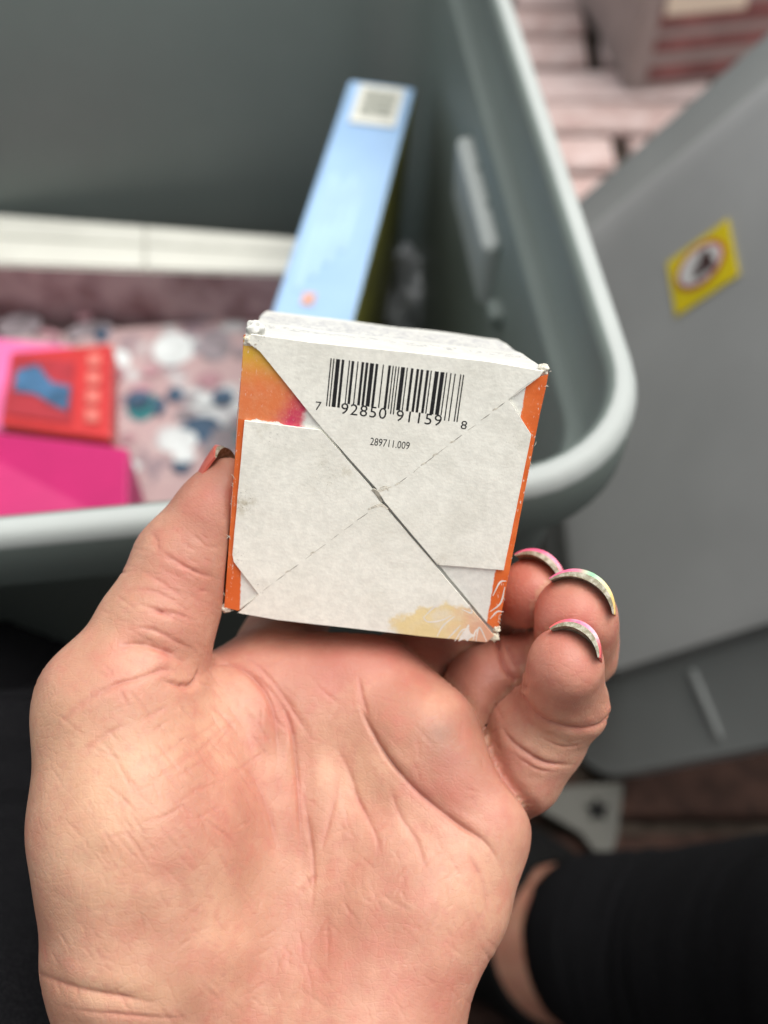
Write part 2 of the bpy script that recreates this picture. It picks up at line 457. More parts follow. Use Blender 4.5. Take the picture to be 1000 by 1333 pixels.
# pink boxes, bottom left
def quad_prism(name, top, drop, mats, label, cat, side_only=False):
    """prism from four world points down by a vector"""
    cen = np.mean(top, 0) + np.asarray(drop)
    e = empty(name, cen); tag(e, label, cat); bpy.context.view_layer.update()
    bm = bmesh.new()
    tv = [bm.verts.new(p) for p in top]; bv = [bm.verts.new(np.asarray(p) + drop) for p in top]
    bm.faces.new(tv); bm.faces.new(bv[::-1])
    for i in range(4): bm.faces.new((tv[i], bv[i], bv[(i + 1) % 4], tv[(i + 1) % 4]))
    bmesh.ops.recalc_face_normals(bm, faces=bm.faces)
    o = bm_obj('carton_body', bm, mats, e); bevel(o, .0012, 2)
    return e, o
M['hot_pink'] = simple('hot_pink_card', (.50, .010, .13), .4, .06, 30, 0)
M['mid_pink'] = simple('light_pink_card', (.78, .16, .38), .4, .08, 30, 0)
M['red_card'] = simple('red_card', (.52, .035, .035), .4, .12, 30, 0)
M['pic_blue'] = simple('blue_picture_print', (.05, .13, .24), .4, .35, 80, 0)
M['pic_red'] = simple('dark_red_picture_print', (.36, .03, .04), .4, .15, 80, 0)
M['light_red'] = simple('pale_red_lettering', (.60, .16, .13), .5, .1, 80, 0)
zp = .40
hp = [on_z(-90, 552, lvl(zp - .012)), on_z(168, 583, lvl(zp - .012)), on_z(166, 690, lvl(zp + .005)), on_z(-90, 700, lvl(zp + .005))]
quad_prism('hot_pink_box', hp, (0, 0, -.045), [M['hot_pink']], 'flat bright hot pink box just inside the near rim of the tote', 'box')
lpk = [on_z(-90, 430, lvl(.437)), on_z(112, 452, lvl(.437)), on_z(108, 560, lvl(.437)), on_z(-90, 560, lvl(.437))]
quad_prism('light_pink_box', lpk, (0, 0, -.028), [M['mid_pink']], 'light pink box lying under the red picture box', 'box')
rd = [on_z(14, 458, lvl(.415)), on_z(146, 447, lvl(.405)), on_z(144, 572, lvl(.405)), on_z(0, 552, lvl(.415))]
re_, ro_ = quad_prism('red_picture_box', rd, (0, 0, -.018), [M['red_card']], 'small red box with a blue picture on top of the pink boxes', 'box')
R0, R1, R2, R3 = [np.array(p) for p in rd]
rn = np.cross(R1 - R0, R3 - R0); rn /= np.linalg.norm(rn); rn = rn if rn[2] > 0 else -rn
def rq(name, pts, lift, mat, parent):
    V = []
    for a, b in pts: V.append((R0 * (1 - a) + R1 * a) * (1 - b) + (R3 * (1 - a) + R2 * a) * b + rn * lift)
    return mesh_obj(name, V, [tuple(range(len(V)))], mat, parent)
pic = rq('picture_panel', [(.06, .08), (.66, .2), (.66, .9), (.04, .88)], .0012, M['pic_red'], re_)
rq('picture_shape', [(.1, .3), (.3, .22), (.45, .45), (.64, .5), (.62, .78), (.48, .72), (.3, .6), (.1, .58)], .0018, M['pic_blue'], pic)
for k in range(4): rq('lettering', [(.78, .12 + .2 * k), (.9, .12 + .2 * k), (.9, .26 + .2 * k), (.78, .26 + .2 * k)], .0012, M['light_red'], re_)
# crumpled plastic bag right of the blue box
bm = bmesh.new(); bmesh.ops.create_icosphere(bm, subdivisions=4, radius=1)
bc = on_z(532, 388, lvl(.47))
for v in bm.verts:
    nz = noise.fractal(v.co * 2.2, 1.0, 2.0, 4) * .35 + noise.noise(v.co * 6) * .12
    v.co *= 1 + nz
    v.co = Vector((bc[0] + v.co.x * .022, bc[1] + v.co.y * .026, max(.013, bc[2] - .012 + v.co.z * .045)))
M['bag'] = simple('milky_grey_plastic', (.40, .42, .43), .3, .3, 60, .3, 120, .6, .002)
bag = bm_obj('plastic_bag', bm, M['bag'], None, True)
tag(bag, 'crumpled milky grey plastic bag beside the blue box', 'plastic bag')

# ------------------------------------------------------------------ things on the floor behind the tote
M['pale_carton'] = simple('pale_pinkish_carton', (.33, .27, .25), .7, .12, 20, .1)
M['dkred'] = simple('dark_red_print', (.24, .09, .085), .7, .3, 40, 0)
M['cream'] = simple('cream_card', (.85, .74, .58), .6, .05, 20, 0)
q = [on_z(814, 118, 0), on_z(1090, -40, 0)]
cdirx = np.array([.985, .17, 0]) / np.linalg.norm([.985, .17, 0]); cdiry = np.array([-cdirx[1], cdirx[0], 0])
cfr = (q[0], cdirx, cdiry, EZ)
ce = empty('striped_carton', q[0] + cdirx * .2 + cdiry * .12); tag(ce, 'pale carton with dark red bands standing on the bricks behind the lid', 'carton')
bpy.context.view_layer.update()
bevel(bm_obj('carton_body', box_bm(0, .42, 0, .26, 0, .26, cfr), M['pale_carton'], ce), .003)
for z0, z1 in ((.008, .024), (.038, .052), (.062, .082), (.095, .20)):
    bm_obj('printed_band', box_bm(.02, .41, -.0008, .002, z0, z1, cfr), M['dkred'], ce)
def on_face(u, v):
    d = (u - 500) / FPX * RIGHT - (v - 666.5) / FPX * UP + FWD
    k = ((q[0] - CAM) @ cdiry) / (d @ cdiry); p = CAM + d * k - q[0]
    return p @ cdirx, p[2]
fa, fb = on_face(866, 14), on_face(968, 16)
bevel(bm_obj('printed_label', box_bm(fa[0], fb[0], -.002, .002, (fa[1] + fb[1]) / 2, .24, cfr), M['cream'], ce), .001)
# cream tag with a star on the floor by the leg
ste = [(690, 1046), (735, 1024), (812, 1018), (803, 1092), (794, 1118), (778, 1112), (756, 1084), (722, 1064)]
zt2 = .009
M['olive_cream'] = simple('dull_cream_plastic', (.055, .054, .042), .6, .1, 50, .1)
V = [on_z(u, v, zt2) for u, v in ste]; V += [p - np.array([0, 0, .006]) for p in V]
nn = len(ste)
fs = empty('star_tag', V[3] - np.array([0, 0, .006])); tag(fs, 'dull cream plastic piece with a dark star lying below the lid edge', 'plastic piece'); bpy.context.view_layer.update()
mesh_obj('plate', V, [tuple(range(nn)), tuple(reversed(range(nn, 2 * nn)))] + [(i, nn + i, nn + (i + 1) % nn, (i + 1) % nn) for i in range(nn)], M['olive_cream'], fs)
sc = on_z(778, 1054, zt2 + .0012); V = []
for k in range(10):
    a = math.pi * k / 5 + .3; r = .0080 if k % 2 == 0 else .0040
    V.append(sc + np.array([r * math.cos(a), r * math.sin(a), 0]))
mesh_obj('star', V, [tuple(range(10))], M['black_shoe'], fs)

# ------------------------------------------------------------------ the small carton held in the hand (cm in the viewpoint frame)
BC = np.array([-2.4970, 3.1416, 18.9990])                      # top-left corner of the bottom face
BA = np.array([5.4605, -.6240, .2088]); BB = np.array([-.7141, -5.1005, 2.5107])   # along the top edge, down the left edge
BW = np.array([-.26, 1.475, 5.70])                             # how the carton runs back (a little sheared by wear)
bU = BA / np.linalg.norm(BA); bV = -(BB - (BB @ bU) * bU); bV /= np.linalg.norm(bV); bNn = np.cross(bU, bV)
if bNn[2] > 0: bNn = -bNn
bO = BC + BA / 2 + BB / 2
def w3(p): return c2w(np.asarray(p) * .01)
box = empty('small_carton', w3(bO))
mw = Matrix([list(np.append(cdir(bU), 0)), list(np.append(cdir(bV), 0)), list(np.append(cdir(bNn), 0)), [0, 0, 0, 1]]).transposed()
mw.translation = Vector(w3(bO))
box.matrix_world = mw
tag(box, 'small worn white and orange cardboard carton held bottom-up showing its barcode', 'carton')
bpy.context.view_layer.update()
def uvp(u, v):
    """photo pixel -> (x, y) on the bottom face, in cm of the carton's own frame"""
    d = np.array([(u - 500) / FPX, -(v - 666.5) / FPX, 1.0])
    p = d * ((bO @ bNn) / (d @ bNn)) - bO
    return np.array([p @ bU, p @ bV])
def Z(zx, zy): return uvp(270 + .46 * zx, 380 + .46 * zy)
def bpart(name, verts, faces, mat, parent=box, smooth=False):
    o = mesh_obj(name, np.asarray(verts) * .01, faces, mat, None, smooth)
    o.parent = parent
    if parent is not box: o.matrix_parent_inverse = Matrix.Identity(4)
    return o
cTL, cTR, cBR, cBL = [np.array([(p - bO) @ bU, (p - bO) @ bV, 0]) for p in (BC, BC + BA, BC + BA + BB, BC + BB)]
wv = np.array([BW @ bU, BW @ bV, BW @ bNn])

def paper(name, tint=(.93, .92, .815), orange=None):
    t = NT(name); c = t.coord(); x, y, z = t.sep(c)
    f = t.ramp(t.noise(c, 700, 5, .6), .3, .7)
    col = t.mix(f, tuple(k * .93 for k in tint), tuple(min(1, k * 1.05) for k in tint))
    mott = t.ramp(t.noise(c, 90, 4), .42, .72)
    col = t.mix(t.math('MULTIPLY', mott, .22), col, (.52, .50, .40))
    fib = t.ramp(t.noise(t.mapping(c, (1, 6, 6), (0, 0, .4)), 500, 3, .7), .66, .74)
    col = t.mix(t.math('MULTIPLY', fib, .25), col, (.40, .38, .31))
    return t, c, (x, y, z), col
def grime(t, c, col, cx, cy, r, amount=1.0):
    x, y, z = t.sep(c)
    d = t.math('SQRT', t.math('ADD', t.math('POWER', t.math('SUBTRACT', x, cx), 2), t.math('POWER', t.math('SUBTRACT', y, cy), 2)))
    near = t.ramp(d, 0, r, 1, 0)
    sp = t.ramp(t.noise(c, 2200, 3, .7), .60, .68)
    sp2 = t.ramp(t.noise(c, 380, 4, .65), .50, .72)
    col = t.mix(t.math('MULTIPLY', t.math('MULTIPLY', near, sp), amount), col, (.10, .085, .05))
    return t.mix(t.math('MULTIPLY', t.math('MULTIPLY', near, sp2), min(1, amount * .8)), col, (.42, .37, .24))
ORANGE = (.80, .16, .035)
def flap_mat(name, spots, wash=False):
    t, c, (x, y, z), col = paper(name)
    for s in spots: col = grime(t, c, col, *s)
    if wash:      # the yellow to orange watercolour print at the lower right
        px, py = Z(700, 960) * .01
        wob = t.math('MULTIPLY', t.math('SUBTRACT', t.noise(c, 230, 4, .6), .5), .012)
        dx = t.math('DIVIDE', t.math('SUBTRACT', x, px + .001), .0140); dy = t.math('DIVIDE', t.math('SUBTRACT', y, py), .0066)
        d = t.math('SQRT', t.math('ADD', t.math('POWER', dx, 2), t.math('POWER', dy, 2)))
        d = t.math('ADD', d, t.math('MULTIPLY', wob, 60))
        m = t.ramp(d, .86, 1.02, 1, 0)
        hue = t.ramp(t.math('ADD', x, t.math('MULTIPLY', wob, .8)), px - .004, px + .005)
        wc = t.mix(hue, (.88, .66, .22), (.84, .42, .18))
        wc = t.mix(t.ramp(t.noise(c, 160, 4), .45, .65), wc, (.86, .72, .46))
        wc = t.mix(t.ramp(t.math('ADD', x, t.math('MULTIPLY', wob, .6)), px + .0005, px + .007), wc, (.78, .28, .11))
        edge = t.math('MULTIPLY', t.ramp(d, .78, .95), .18)
        wc = t.mix(edge, wc, (.58, .40, .10))
        col = t.mix(t.math('MULTIPLY', m, .72), col, wc)
    h = t.math('ADD', t.noise(c, 1600, 4, .6), t.math('MULTIPLY', t.noise(c, 250, 3), .8))
    return t.out(col, .62, t.bump(h, .22, .0003), .35)
zc = lambda a, b: tuple(Z(a, b) * .01)
m_bottom = flap_mat('white_flap_board_soiled', [(*zc(95, 590), .0045), (*zc(80, 745), .003), (*zc(330, 520), .006, .5), (*zc(180, 400), .006, .45), (*zc(150, 835), .003, .5), (*zc(400, 500), .003, .4)], True)
m_top = flap_mat('white_flap_board', [(*zc(650, 765), .003), (*zc(480, 600), .0022, .6), (*zc(860, 420), .006, .25), (*zc(830, 760), .003, .4), (*zc(150, 130), .0025, .7)])

def side_print(name, left):
    """under-panels: white board with an orange printed border, watercolour on the left one"""
    t, c, (x, y, z), col = paper(name, (.85, .845, .77))
    n = t.math('MULTIPLY', t.math('SUBTRACT', t.noise(c, 900, 4, .7), .5), .0006)
    flake = t.ramp(t.noise(t.mapping(c, (1, .35, 1)), 1500, 4, .75), .60, .66)
    if left:
        p0, p1 = Z(108, 350) * .01, Z(92, 905) * .01
    else:
        p0, p1 = Z(903, 255) * .01, Z(792, 930) * .01
    sl = (p1[0] - p0[0]) / (p1[1] - p0[1])
    xe = t.math('ADD', t.math('MULTIPLY', t.math('SUBTRACT', y, p0[1]), sl), p0[0])
    dd = t.math('SUBTRACT', x, xe)
    if left: dd = t.math('MULTIPLY', dd, -1)
    m = t.ramp(t.math('ADD', dd, n), -.0001, .0001)
    oc = t.mix(t.ramp(t.noise(c, 150, 3), .4, .7), (.74, .145, .03), (.85, .20, .05))
    col = t.mix(m, col, oc)
    if left:
        q0 = Z(180, 362) * .01
        wob = t.math('MULTIPLY', t.math('SUBTRACT', t.noise(c, 260, 4, .65), .5), .003)
        yy = t.math('SUBTRACT', t.math('ADD', y, wob), q0[1] - .0006)
        mx = Z(268, 330)[0] * .01
        mw_ = t.math('MULTIPLY', t.ramp(yy, 0, .0001), t.ramp(t.math('ADD', x, t.math('MULTIPLY', wob, 1)), mx, mx + .0012, 1, 0))
        top_ = Z(120, 140)[1] * .01
        g = t.ramp(t.math('ADD', y, t.math('MULTIPLY', wob, 1.2)), top_ - .009, top_ - .001)
        wc = t.mix(g, (.82, .23, .08), (.74, .44, .05))
        g2 = t.ramp(t.math('ADD', t.math('SUBTRACT', x, t.math('MULTIPLY', y, .6)), t.math('MULTIPLY', wob, 2)), Z(200, 300)[0] * .01 - .6 * Z(200, 300)[1] * .01, Z(270, 330)[0] * .01 - .6 * Z(270, 330)[1] * .01)
        wc = t.mix(g2, wc, (.66, .055, .12))
        wc = t.mix(t.math('MULTIPLY', t.ramp(t.noise(c, 600, 5, .7), .4, .7), .25), wc, (.85, .45, .25))
        col = t.mix(mw_, col, wc)
    # worn paper along the outer edge
    ex0, ex1 = (cTL, cBL) if left else (cTR, cBR)
    sl2 = (ex1[0] - ex0[0]) / (ex1[1] - ex0[1])
    xo = t.math('ADD', t.math('MULTIPLY', t.math('SUBTRACT', y, ex0[1] * .01), sl2), ex0[0] * .01)
    de = t.math('ABSOLUTE', t.math('SUBTRACT', x, xo))
    wear = t.math('MULTIPLY', t.ramp(de, .0005, .0020, 1, .25), flake)
    col = t.mix(t.math('MULTIPLY', wear, 1.0), col, (.88, .78, .68))
    return t.out(col, .5, t.bump(t.noise(c, 1400, 4, .6), .2, .0003), .4)
m_left, m_right = side_print('orange_border_board_left', True), side_print('orange_border_board_right', False)

def side_mat(name, base, worn=.5, printed=None):
    t = NT(name); c = t.coord()
    col = t.mix(t.ramp(t.noise(c, 200, 4), .35, .7), tuple(k * .9 for k in base), base)
    x, y, z = t.sep(c)
    if printed:
        band = t.math('MULTIPLY', t.ramp(z, -.0225, -.0215, 0, 1), t.ramp(z, -.0165, -.0155, 1, 0))
        pn = t.math('MULTIPLY', band, t.ramp(t.noise(t.mapping(c, (1, 1, .4)), 900, 5, .8), .50, .56))
        silver = t.math('MULTIPLY', t.ramp(z, -.052, -.050, 0, 1), t.ramp(z, -.028, -.026, 1, 0))
        silver = t.math('MULTIPLY', silver, t.ramp(t.noise(t.mapping(c, (1, 1, .35)), 700, 5, .8), .40, .62))
        col = t.mix(t.math('MULTIPLY', pn, .6), col, (.30, .30, .31))
        col = t.mix(t.math('MULTIPLY', silver, .7), col, (.36, .36, .38))
    fl = t.ramp(t.noise(c, 1400, 4, .75), .58, .64)
    e = t.ramp(z, -.0012, -.0001)
    col = t.mix(t.math('MULTIPLY', t.math('MULTIPLY', e, fl), worn), col, (.78, .72, .64))
    return t.out(col, .5, t.bump(t.noise(c, 900, 4, .6), .3, .0004), .4)
m_side_white = side_mat('white_side_board', (.72, .715, .66), .2, True)
m_side_orange = side_mat('orange_side_board', (.78, .15, .03), .9)
m_side_low = side_mat('cream_side_board', (.72, .66, .50), .4)

# body: a sheared block, slightly uneven, with rounded folds
def body_block():
    N = 14; bm = bmesh.new(); grid = {}
    def P(a, b, k):
        p = cTL * (1 - a) * (1 - b) + cTR * a * (1 - b) + cBL * (1 - a) * b + cBR * a * b + wv * k - np.array([0, 0, .05])
        q = Vector(p) ; off = noise.noise_vector(q * .9) * .03 + noise.noise_vector(q * 4) * .012
        return p + np.array(off) * np.array([1, 1, .4])
    def V(a, b, k):
        key = (a, b, k)
        if key not in grid: grid[key] = bm.verts.new(P(a / N, b / N, k / N))
        return grid[key]
    mats = {}
    for i in range(N):
        for j in range(N):
            for q, mi in (([(i, j, 0), (i + 1, j, 0), (i + 1, j + 1, 0), (i, j + 1, 0)], 0), ([(i, j, N), (i, j + 1, N), (i + 1, j + 1, N), (i + 1, j, N)], 0),
                          ([(i, 0, j), (i, 0, j + 1), (i + 1, 0, j + 1), (i + 1, 0, j)], 0), ([(i, N, j), (i + 1, N, j), (i + 1, N, j + 1), (i, N, j + 1)], 2),
                          ([(0, i, j), (0, i + 1, j), (0, i + 1, j + 1), (0, i, j + 1)], 1), ([(N, i, j), (N, i, j + 1), (N, i + 1, j + 1), (N, i + 1, j)], 1)):
                f = bm.faces.new([V(*k) for k in q]); f.material_index = mi
    bmesh.ops.recalc_face_normals(bm, faces=bm.faces)
    for v in bm.verts: v.co *= .01
    me = bpy.data.meshes.new('carton_body'); bm.to_mesh(me); bm.free()
    o = link_mesh('carton_body', me, [m_side_white, m_side_orange, m_side_low], None, False); o.parent = box
    bevel(o, .0009, 3)
    return o
body_block()

def flap(name, poly, z0, z1, mat, zfun=None, wob=.006, parent=box):
    """extruded board, edges resampled and slightly uneven"""
    P = np.array(poly); Q = []
    for i in range(len(P)):
        a, b = P[i], P[(i + 1) % len(P)]; L = np.linalg.norm(b - a); k = max(1, int(L / .25))
        for t in range(k): Q.append(a + (b - a) * t / k)
    Q = np.array(Q)
    Q = np.array([q + np.array(noise.noise_vector(Vector((q[0] * 3, q[1] * 3, z1 * 9)))[:2]) * wob for q in Q])
    bm = bmesh.new()
    from mathutils.geometry import delaunay_2d_cdt
    n = len(Q); g = .13; inner = []
    Qn = np.roll(Q, -1, 0)
    for gx in np.arange(Q[:, 0].min(), Q[:, 0].max(), g):
        for gy in np.arange(Q[:, 1].min(), Q[:, 1].max(), g):
            p = np.array([gx, gy]); cr = (Q[:, 1] > gy) != (Qn[:, 1] > gy)
            xs = Q[:, 0] + (gy - Q[:, 1]) / np.where(Qn[:, 1] - Q[:, 1] == 0, 1e-9, Qn[:, 1] - Q[:, 1]) * (Qn[:, 0] - Q[:, 0])
            if (cr & (gx < xs)).sum() % 2 and np.min(np.linalg.norm(Q - p, axis=1)) > .07: inner.append(p)
    pts2 = [Vector(q) for q in Q] + [Vector(q) for q in inner]
    vo, eo, fo, *_ = delaunay_2d_cdt(pts2, [(i, (i + 1) % n) for i in range(n)], [list(range(n))], 1, 1e-6)
    def zz(q): return (zfun(np.array(q)) if zfun else 0) + .010 * noise.noise(Vector((q[0] * .8, q[1] * .8, z1 * 50))) + .004 * noise.noise(Vector((q[0] * 3, q[1] * 3, z1 * 50)))
    top = [bm.verts.new((q[0], q[1], z1 + zz(q))) for q in vo]
    bot = [bm.verts.new((q[0], q[1], z0 + (zfun(np.array(q)) if zfun else 0))) for q in vo[:n]]
    for f in fo: bm.faces.new([top[k] for k in f]).smooth = True
    for i in range(n): bm.faces.new((top[i], bot[i], bot[(i + 1) % n], top[(i + 1) % n]))
    bmesh.ops.recalc_face_normals(bm, faces=bm.faces)
    for v in bm.verts: v.co *= .01
    me = bpy.data.meshes.new(name); bm.to_mesh(me); bm.free()
    o = link_mesh(name, me, mat); o.parent = parent
    m_ = o.modifiers.new('es', 'EDGE_SPLIT'); m_.split_angle = math.radians(35)
    return o
ctr = Z(488, 585)
fl_l = flap('side_flap', [Z(104, 128), Z(150, 160), Z(330, 384), ctr + [-.1, 0], Z(88, 902), Z(48, 892)], -.045, .0, m_left); fl_l['label'] = 'side flap with orange and magenta watercolour print'
fl_r = flap('side_flap', [Z(906, 250), Z(962, 236), Z(822, 962), Z(790, 935), ctr + [.1, 0], Z(848, 302)], -.045, .0, m_right); fl_r['label'] = 'side flap with plain orange edge strip'
def lift_r(q):      # the free edge of the right flap stands up a little along the lower diagonal
    a, b = Z(500, 600), Z(650, 770); d = (b - a) / np.linalg.norm(b - a); s = (q - a) @ d; w = abs((q - a) @ np.array([-d[1], d[0]]))
    return .016 * math.exp(-(w / .5) ** 2) * min(1, max(0, s / .4)) * min(1, max(0, (1.9 - s) / .5))
fl_b = flap('bottom_flap', [Z(90, 905), Z(146, 852), Z(76, 760), Z(72, 740), Z(106, 362), Z(322, 389), Z(470, 558), Z(481, 580), Z(499, 602), Z(645, 772), Z(810, 970), Z(790, 988), Z(640, 974), Z(420, 950), Z(200, 925)], .004, .045, m_bottom)
fl_b['label'] = 'soiled white flap with yellow watercolour print'
fl_t = flap('bottom_flap', [Z(124, 118), Z(300, 142), Z(600, 172), Z(800, 196), Z(950, 222), Z(938, 238), Z(852, 302), Z(916, 402), Z(838, 784), Z(652, 768), Z(502, 590), Z(478, 552), Z(326, 384), Z(150, 166), Z(118, 142)], .008, .05, m_top, lift_r)
fl_t['label'] = 'white flap carrying the black barcode'

M['ink'] = (lambda t: t.out(t.mix(t.ramp(t.noise(t.coord(), 2500, 3), .55, .75), (.012, .012, .013), (.05, .05, .05)), .5))(NT('black_ink'))
M['slit'] = simple('dark_fold_slit', (.30, .28, .23), .9, .4, 900, 0, 300, .1)
M['groove'] = simple('fold_groove_board', (.55, .53, .46), .8, .3, 900, 0, 300, .1)
M['torn'] = simple('torn_board_fibre', (.70, .66, .55), .9, .15, 900, .6, 1500, .1)
M['line_art'] = simple('white_line_print', (.85, .80, .72), .6, .1, 600, 0)
ZT = .0507
def wave_t(q): return lift_r(np.array(q[:2])) + .010 * noise.noise(Vector((q[0] * .8, q[1] * .8, .05 * 50))) + .004 * noise.noise(Vector((q[0] * 3, q[1] * 3, .05 * 50)))
def wave_b(q): return -.005 + .010 * noise.noise(Vector((q[0] * .8, q[1] * .8, .045 * 50))) + .004 * noise.noise(Vector((q[0] * 3, q[1] * 3, .045 * 50)))
def ribbon(name, pts, w, z, mat, parent=box, taper=True, n=6, zf=None):
    P = smoothpoly(pts, n) if len(pts) > 2 else np.linspace(pts[0], pts[1], 2)
    V, F = [], []
    for i, p in enumerate(P):
        d = P[min(i + 1, len(P) - 1)] - P[max(i - 1, 0)]; d /= np.linalg.norm(d) + 1e-9
        ww = w * (.35 + .65 * math.sin(math.pi * min(max(i / (len(P) - 1), .06), .94))) if taper else w
        nn = np.array([-d[1], d[0]]) * ww / 2
        zz = z + ((wave_t(p) if (p[1] - ctr[1]) + (p[0] - ctr[0]) * .95 > 0 else wave_b(p)) + .0012 if z > .04 else 0)
        V += [(*(p + nn), zz), (*(p - nn), zz)]
        if i: F.append((2 * i - 2, 2 * i - 1, 2 * i + 1, 2 * i))
    return bpart(name, V, F, mat, parent)
# barcode 7 92850 91159 8
def upca(s):
    Lc = ['0001101', '0011001', '0010011', '0111101', '0100011', '0110001', '0101111', '0111011', '0110111', '0001011']
    b = '101' + ''.join(Lc[int(c)] for c in s[:6]) + '01010' + ''.join(''.join('1' if k == '0' else '0' for k in Lc[int(c)]) for c in s[6:]) + '101'
    return b
bits = upca('792850911598')
b_tl, b_tr, b_bl, b_br = Z(349, 185), Z(727, 232), Z(336, 320), Z(708, 366)
n_tot = len(bits)
V, F = [], []
i = 0
while i < n_tot:
    if bits[i] == '1':
        j = i
        while j < n_tot and bits[j] == '1': j += 1
        mid = (i + j) / 2
        guard = mid < 10 or mid > 85 or 45 <= mid <= 50
        bot = 1.0 if guard else .90
        for a in (i + .08, j - .08):
            a /= n_tot
            for r_ in range(5):
                b_ = bot * r_ / 4; q_ = (b_tl * (1 - a) + b_tr * a) * (1 - b_) + (b_bl * (1 - a) + b_br * a) * b_
                V.append((*q_, ZT + .0015 + wave_t(q_)))
        k = len(V)
        for r_ in range(4): F.append((k - 10 + r_, k - 9 + r_, k - 4 + r_, k - 5 + r_))
        i = j
    else: i += 1
bpart('barcode', V, F, M['ink'], box)
def text(name, s, at, height, xdir, width=1., spacing=1.):
    cu = bpy.data.curves.new(name, 'FONT'); cu.body = s; cu.size = 1; cu.resolution_u = 3; cu.space_character = spacing
    cu.align_x = 'CENTER'; cu.align_y = 'CENTER'
    tmp = bpy.data.objects.new(name, cu); COL.objects.link(tmp); bpy.context.view_layer.update()
    me = bpy.data.meshes.new_from_object(tmp.evaluated_get(bpy.context.evaluated_depsgraph_get()))
    COL.objects.unlink(tmp); bpy.data.objects.remove(tmp)
    d = np.array(xdir); d /= np.linalg.norm(d); e = np.array([-d[1], d[0]])
    co = np.array([v.co[:2] for v in me.vertices]); lo_, hi_ = co.min(0), co.max(0); mid_ = (lo_ + hi_) / 2; sx, sy = width / (hi_[0] - lo_[0]), height / (hi_[1] - lo_[1])
    for v in me.vertices:
        q = at + d * (v.co.x - mid_[0]) * sx + e * (v.co.y - mid_[1]) * sy
        v.co = Vector((q[0], q[1], ZT + .0015 + wave_t(q))) * .01
    o = link_mesh(name, me, M['ink']); o.parent = box
    return o
xd = b_tr - b_tl
text('printed_digits', '7', Z(315, 320), .165, xd, .105)
text('printed_digits', '92850', Z(443, 334), .215, xd, .83, 1.12)
text('printed_digits', '91159', Z(599, 354), .215, xd, .83, 1.12)
text('printed_digits', '8', Z(726, 374), .165, xd, .11)
text('printed_code', '289711.009', Z(517, 426), .15, xd, .73)
# perforated fold lines
def dashes(p, q, k, seed):
    r = random.Random(seed); d = (q - p)
    for i in range(k):
        a, b = (i + .12) / k, (i + .12 + r.uniform(.45, .75)) / k
        off = np.array([r.uniform(-1, 1), r.uniform(-1, 1)]) * .006
        ribbon('fold_slit', [p + d * a + off, p + d * (a + b) / 2 + off * .3, p + d * b - off], .013, ZT + .0005, M['slit'] if r.random() < .35 else M['groove'])
        if r.random() < .5:
            m = p + d * (b + .02)
            ribbon('fold_tear', [m - [.05, .03], m + [r.uniform(-.02, .02), .012], m + [.05, .035]], .035, ZT + .0003, M['torn'])
dashes(Z(846, 306), Z(530, 547), 8, 1)
dashes(Z(458, 618), Z(150, 848), 8, 2)
ribbon('fold_slit', [Z(940, 236), Z(900, 262), Z(850, 302)], .010, ZT + .0005, M['groove'])
ribbon('fold_slit', [Z(86, 905), Z(116, 880), Z(146, 853)], .012, ZT + .0005, M['groove'])
# torn pulp round the middle
for (pa, pb, pc, w) in (((470, 552), (484, 560), (520, 548), .05), ((455, 612), (490, 600), (512, 612), .06), ((488, 552), (505, 548), (512, 560), .04)):
    ribbon('torn_edge', [Z(*pa), Z(*pb), Z(*pc)], w, ZT + .001, M['torn'])
ribbon('torn_edge', [Z(466, 556), Z(480, 566), Z(494, 590)], .075, ZT + .0014, M['slit'])
# line-drawn petals printed at the lower right corner
for k, s in enumerate((((808, 860), (828, 822), (846, 818)), ((800, 905), (830, 880), (842, 835)), ((700, 985), (720, 955), (742, 948)), ((712, 975), (735, 950), (738, 940), (722, 975)), ((760, 985), (765, 955), (772, 948), (790, 985)),
          ((752, 982), (758, 958), (770, 946)), ((610, 915), (625, 930), (665, 925), (690, 912)), ((650, 972), (668, 940), (700, 915)), ((665, 875), (640, 890), (612, 918)), ((740, 880), (748, 905), (720, 895)), ((680, 978), (700, 958), (716, 940)), ((800, 925), (820, 905), (838, 905)))):
    P = [Z(*q) for q in s]
    ribbon('petal_line', P, .035, (.0018 if P[0][0] > 1.9 and k in (0, 1, 11) else ZT + .0002), M['line_art'])
V = [(*Z(*q), ZT + .0003) for q in ((722, 958), (738, 946), (745, 962), (760, 968), (745, 975), (735, 985), (728, 978), (710, 985))]
bpart('petal_line', V, [tuple(range(len(V)))], M['line_art'])
# crushed corners: lumps of frayed board
def fray(cx, cy, cz, r, seed, mat=None, squash=(1, 1, .7)):
    bm = bmesh.new(); bmesh.ops.create_icosphere(bm, subdivisions=4, radius=1)
    for v in bm.verts:
        q = v.co * 1.7 + Vector((seed * 3.1, 0, seed))
        k = 1 + .40 * noise.noise(q) + .12 * noise.noise(q * 3.5)
        v.co = Vector((cx + v.co.x * k * r * squash[0], cy + v.co.y * k * r * squash[1], cz + v.co.z * k * r * squash[2])) * .01
    me = bpy.data.meshes.new('frayed_corner'); bm.to_mesh(me); bm.free()
    o = link_mesh('frayed_corner', me, mat or M['torn'], None, True); o.parent = box
p = Z(128, 118); fray(p[0] + .03, p[1] + .01, -.16, .17, 1, m_side_white)
p = Z(118, 140); fray(p[0], p[1], -.03, .10, 2)
p = Z(140, 150); fray(p[0], p[1], .0, .07, 5)
p = Z(956, 226); fray(p[0] - .03, p[1] + .02, -.06, .10, 3)
p = Z(812, 978); fray(p[0], p[1], -.02, .10, 4, m_side_low)
p = Z(820, 955); fray(p[0], p[1], -.02, .07, 6, m_side_low)
p = Z(52, 898); fray(p[0], p[1], -.06, .10, 7)
